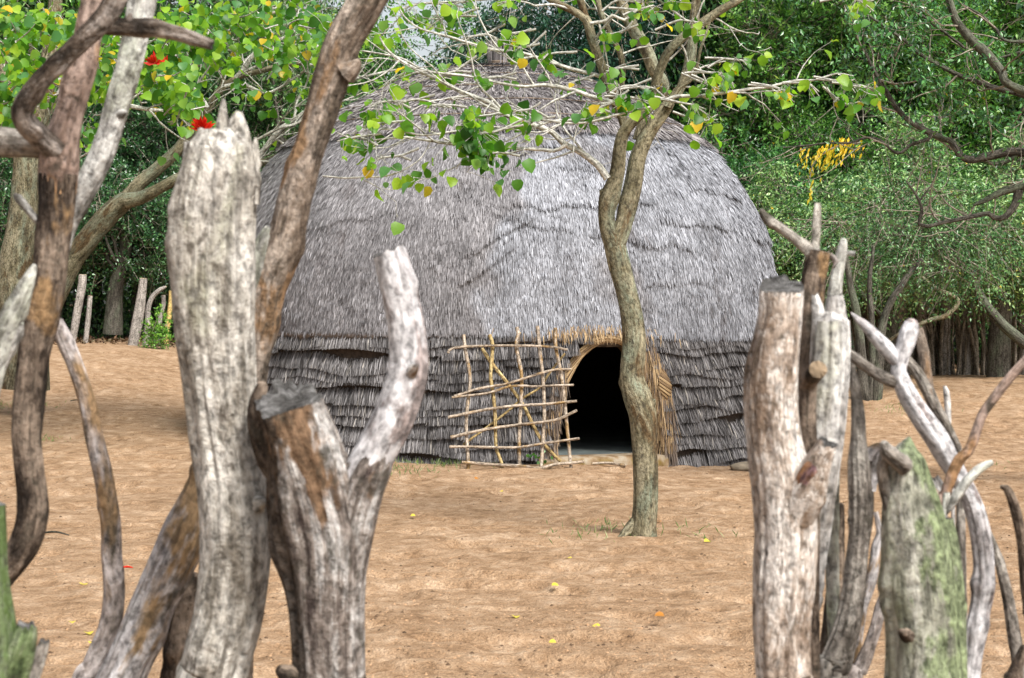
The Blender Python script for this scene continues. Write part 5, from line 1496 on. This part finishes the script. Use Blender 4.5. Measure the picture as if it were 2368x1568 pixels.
    stake('short white lichened branch crossing the curved brown one', W_lichen, 3.85, [
        (None, zb((800, 900, 24), (822, 800, 36), (860, 735, 44), (905, 670, 46), (945, 625, 44), (985, 592, 40), (1035, 570, 22)), 'cut', {})], sides=16, lump=.12)
    stake('grey slab stake behind the forked trunk right of the mossy post', W_silver, 4.35, [
        (None, zb((800, 1100, 80), (795, 900, 90), (795, 760, 86), (792, 680, 66), (778, 640, 40)), 'cut', {'jag': .03})], sides=18)
    stake('dark slender stake just right of the pale forked trunk', W_gnarl, 4.4, [
        (None, zb((1175, 1700, 70), (1155, 1500, 64), (1130, 1330, 58), (1105, 1180, 52), (1075, 1050, 46), (1045, 950, 36), (1022, 870, 16)), 'round', {})], sides=14, lump=.1)
    stake('dark crooked stake with a snapped tip at the right edge', W_dark, 4.0, [
        (None, zb((1250, 1500, 70), (1215, 1250, 66), (1195, 1100, 60), (1180, 980, 54), (1160, 880, 50), (1140, 790, 48), (1118, 730, 44), (1095, 695, 34), (1075, 690, 20)), 'cut', {'jag': .01})], sides=16, lump=.1)
    stake('black stake leaning at the bottom right corner', W_dark, 4.2, [
        (None, zb((1120, 1680, 70), (1140, 1560, 70), (1165, 1480, 50), (1190, 1420, 40)), 'round', {})], sides=14, lump=.12)
build_stakes()

# ------------------------------------------------------------------ small things on the sand
def ground_pt(x, y):
    """where the view line through a frame point meets the sand"""
    Y = 8.0
    for _ in range(60):
        p = P(x, y, Y); g = Hz(p[0], Y)
        Y += (p[2] - g) * FPX / max(30, (y - 700)) * .8
    return P(x, y, Y)

def build_small():
    rs = rng_(91)
    yl = leafmat('fallen yellow leaf', [(.62, .46, .04), (.72, .55, .08)], .2)
    ol = leafmat('fallen orange leaf', [(.50, .22, .03), (.45, .16, .03)], .2)
    v, f = heart()
    for k, (x, y) in enumerate([(193, 1357), (165, 1443), (202, 1468), (215, 1495), (666, 1242), (700, 1218), (1310, 1295), (1285, 1490), (1287, 1515), (2010, 1293), (1162, 1140), (1275, 1358), (1525, 1210), (1190, 1430), (960, 1196), (1098, 1110), (1535, 1428), (1385, 1455), (1640, 1255)]):
        p = ground_pt(x, y)
        mb = MB(); a = rs.uniform(0, 6.28)
        scatter(mb, (v * np.array([1, 1, .9]), f), np.array([[p[0], p[1], p[2] + .012]]), np.array([[math.cos(a), math.sin(a), .12]]), np.array([[.2, -.3, 1.0]]), np.array([rs.uniform(.03, .05)]))
        o = mb.build('fallen_leaf', ol if k in (12, 15, 16) else yl, origin=p)
        tag(o, 'small orange leaf fallen on the sand' if k in (12, 15, 16) else 'small yellow leaf fallen on the sand', 'leaf', 'fallen leaves on the sand')
    for k, (x, y) in enumerate([(610, 1208 + 920 - 920), (505, 1280)]):
        p = ground_pt(x if k == 0 else 292, y if k == 0 else 1317)
        mb = MB(); tube(mb, [(p[0] - .03, p[1], p[2] + .012, .004), (p[0], p[1] + .02, p[2] + .014, .006), (p[0] + .035, p[1], p[2] + .012, .003)], 5, step=.02)
        o = mb.build('fallen_petal', M_red, origin=p)
        tag(o, 'red petal lying on the sand', 'petal', 'red petals on the sand')
    # stone beside the hut
    p = ground_pt(1730, 1086)
    mb = MB()
    u, w_ = np.meshgrid(np.linspace(0, 2 * math.pi, 33)[:-1], np.linspace(-math.pi / 2, math.pi / 2, 17))
    q = np.stack([np.cos(w_) * np.cos(u), np.cos(w_) * np.sin(u), np.sin(w_)], -1)
    q = q * (1 + .5 * fbm(q * 1.7 + 4, 3))[..., None] * np.array([.18, .13, .06])
    V = (q + np.array([p[0], p[1], p[2] + .02])).reshape(-1, 3)
    i = np.arange(16)[:, None] * 32; k = np.arange(32)[None]; k2 = (k + 1) % 32
    mb.add(V, np.stack([i + k, i + k2, i + 32 + k2, i + 32 + k], -1).reshape(-1, 4))
    tag(mb.build('stone', simple('grey brown stone', (.22, .18, .13), .9, .4, 12, .6), origin=p), 'flat grey brown stone on the sand at the right foot of the hut', 'stone')
    # stick by the step
    p0, p1 = ground_pt(1368, 1076), ground_pt(1445, 1080)
    mb = MB(); tube(mb, [(p0[0], p0[1], p0[2] + .015, .012), ((p0[0] + p1[0]) / 2, p0[1] + .01, p0[2] + .02, .013), (p1[0], p1[1], p1[2] + .015, .016)], 7, lump=.1, step=.03)
    tag(mb.build('stick', M_gate, origin=p0), 'loose stick lying on the sand in front of the doorstep', 'stick')
    for x, y, lab in ((100, 1240, 'twig lying left of the thin blotched stake'), (150, 930, 'short dark twig on the sand far left behind the tall dark pole')):
        p0 = ground_pt(x + 28, y)
        mb = MB(); tube(mb, [(p0[0] - .1, p0[1] + .05, p0[2] + .015, .006), (p0[0], p0[1], p0[2] + .03, .007), (p0[0] + .1, p0[1] - .05, p0[2] + .015, .004)], 5, lump=.1, step=.03)
        tag(mb.build('twig', M_darkbark, origin=p0), lab, 'twig')
    # crumbs of dry sand and bits of bark
    ico = np.array([(0, 0, .6), (.9, 0, 0), (.2, .85, .05), (-.8, .4, 0), (-.6, -.7, .05), (.4, -.9, 0)], float)
    icf = np.array([(0, 1, 2, 3), (0, 3, 4, 5), (0, 5, 1, 1)])
    icf = np.array([(0, 1, 2), (0, 2, 3), (0, 3, 4), (0, 4, 5), (0, 5, 1)])
    for nm, lab, n, lo, hi, cc in (('sand_crumbs', 'small crumbs of dry sand strewn over the yard', 9000, .004, .011, (.33, .205, .115)), ('bark_debris', 'dark crumbs of bark strewn over the yard', 2600, .005, .014, (.09, .055, .032))):
        mb = MB()
        r_ = 6.5 + 26 * rs.random(n) ** 1.6; a_ = rs.uniform(-.33, .33, n)
        x_, y_ = np.sin(a_) * r_, np.cos(a_) * r_
        kp = (noise(np.stack([x_ * 1.3, y_ * 1.3, x_ * 0], -1)) > .42) & (np.hypot(x_ - HX, y_ - HY) > 3.2)
        x_, y_ = x_[kp], y_[kp]; m_ = len(x_)
        det_ = ground_z(x_, y_)
        an = rs.uniform(0, 6.28, m_)
        scatter(mb, (ico, icf), np.stack([x_, y_, det_], -1), np.stack([np.cos(an), np.sin(an), 0 * an], -1), np.tile((0, 0, 1.0), (m_, 1)) + rs.normal(0, .2, (m_, 3)), rs.uniform(lo, hi, m_))
        tag(mb.build(nm, simple(nm.replace('_', ' '), cc, .95, .35, 3), smooth=False), lab, 'debris', kind='stuff')
    # grass tufts
    gm = leafmat('grass', [(.10, .19, .045), (.20, .27, .09), (.32, .34, .16)], .3)
    mb = MB()
    spots = [(1420, 1222, .16, 60), (1370, 1238, .14, 26), (1330, 1243, .1, 14), (1560, 1232, .25, 36), (985, 1072, .16, 80), (1035, 1078, .18, 60), (945, 1090, .2, 60), (930, 1086, .2, 40), (30, 940, .3, 90), (10, 935, .3, 60),
             (98, 1018, .12, 40), (1140, 1080, .06, 20), (2060, 945, .4, 130), (640, 1108, .12, 20), (860, 1100, .1, 14), (370, 800, .3, 40), (2300, 1075, .2, 16)]
    for x, y, sp, n in spots:
        p = ground_pt(x, y)
        c = np.array(p) + np.stack([rs.normal(0, sp, n), rs.normal(0, sp, n), np.zeros(n)], -1)
        c[:, 2] = H(c[:, 0], c[:, 1]) - .005
        scatter(mb, (np.array([(0, 0, 0), (-.06, .5, .0), (0, 1, .1), (.06, .5, 0)], float), f[:1] * 0 + np.array([[0, 3, 2, 1]])), c, unit(rs.normal(0, .5, (n, 3)) + np.array([0, 0, .8])), unit(rs.normal(size=(n, 3)) + np.array([0, -1, 0])), rs.uniform(.03, .085, n))
    tag(mb.build('grass', gm, smooth=False), 'sparse green grass tufts scattered on the sand', 'grass', kind='stuff')
    # little plant at the foot of the gate, bush by the yellow post
    p = ground_pt(1255, 1068)
    q = empty('seedling', (p[0], 15.7, p[2]), 'tiny green seedling growing under the lattice gate', 'plant')
    mb = MB(); n = 16
    pos = np.array([p[0], 15.75, p[2] + .05]) + rs.normal(0, 1, (n, 3)) * (.06, .02, .05)
    scatter(mb, heart(), pos, unit(rs.normal(size=(n, 3))), unit(rs.normal(0, .5, (n, 3)) + np.array([0, -1, .5])), rs.uniform(.03, .05, n))
    mb.build('leaves', G_bright, q)
    p = P(366, 800, 32.0)
    gz = Hz(p[0], 32)
    q = empty('small_bush', (p[0], 32.0, gz), 'small bright green bush at the foot of the crooked grey post', 'bush')
    mb, tw, _ = crown(120, .26, .24, .34, 260, 7, .055, lobes=14, spread=.42, gap=0.26, ar=.55, twig=.18)
    for b in (mb, tw): b.v = [v_ + np.array([p[0], 32.0, gz + .34]) for v_ in b.v]
    mb.build('leaves', G_bright, q, smooth=False); tw.build('stems', M_forest_twig, q, smooth=False)
    # yellow compound leaves hanging in the thicket
    p = P(1920, 350, 25.0)
    q = empty('yellowing_vine', p, 'bunch of yellow leaves hanging in the thicket right of the hut', 'vine')
    mb = MB(); n = 140
    fx = rs.normal(0, 1, n) * 32; fy = rs.normal(0, 1, n) * 14 - fx * .25
    pos = np.array([P(1922 + a, 350 + b, 25 + c) for a, b, c in zip(fx, fy, rs.normal(0, .1, n))] + [P(1878 + rs.normal(0, 8), 395 + j * 5, 25) for j in range(14)])
    n = len(pos)
    scatter(mb, oval(.34), pos, unit(np.array([-.3, 0, -1.0]) + rs.normal(0, .35, (n, 3))), unit(np.array([0, -1, .4]) + rs.normal(0, .4, (n, 3))), rs.uniform(.06, .12, n))
    mb.build('leaves', leafmat('yellow vine leaves', [(.80, .48, .02), (.90, .62, .04)], .4), q, smooth=False)
    mb = MB()
    tube(mb, px([(1990, 330, 4), (1950, 335, 4), (1910, 350, 4), (1880, 380, 3), (1870, 420, 3)], 25.0), 5, step=.06)
    mb.build('stem', M_forest_twig, q)
build_small()

for o in bpy.data.objects:
    if '_o' in o: del o['_o']
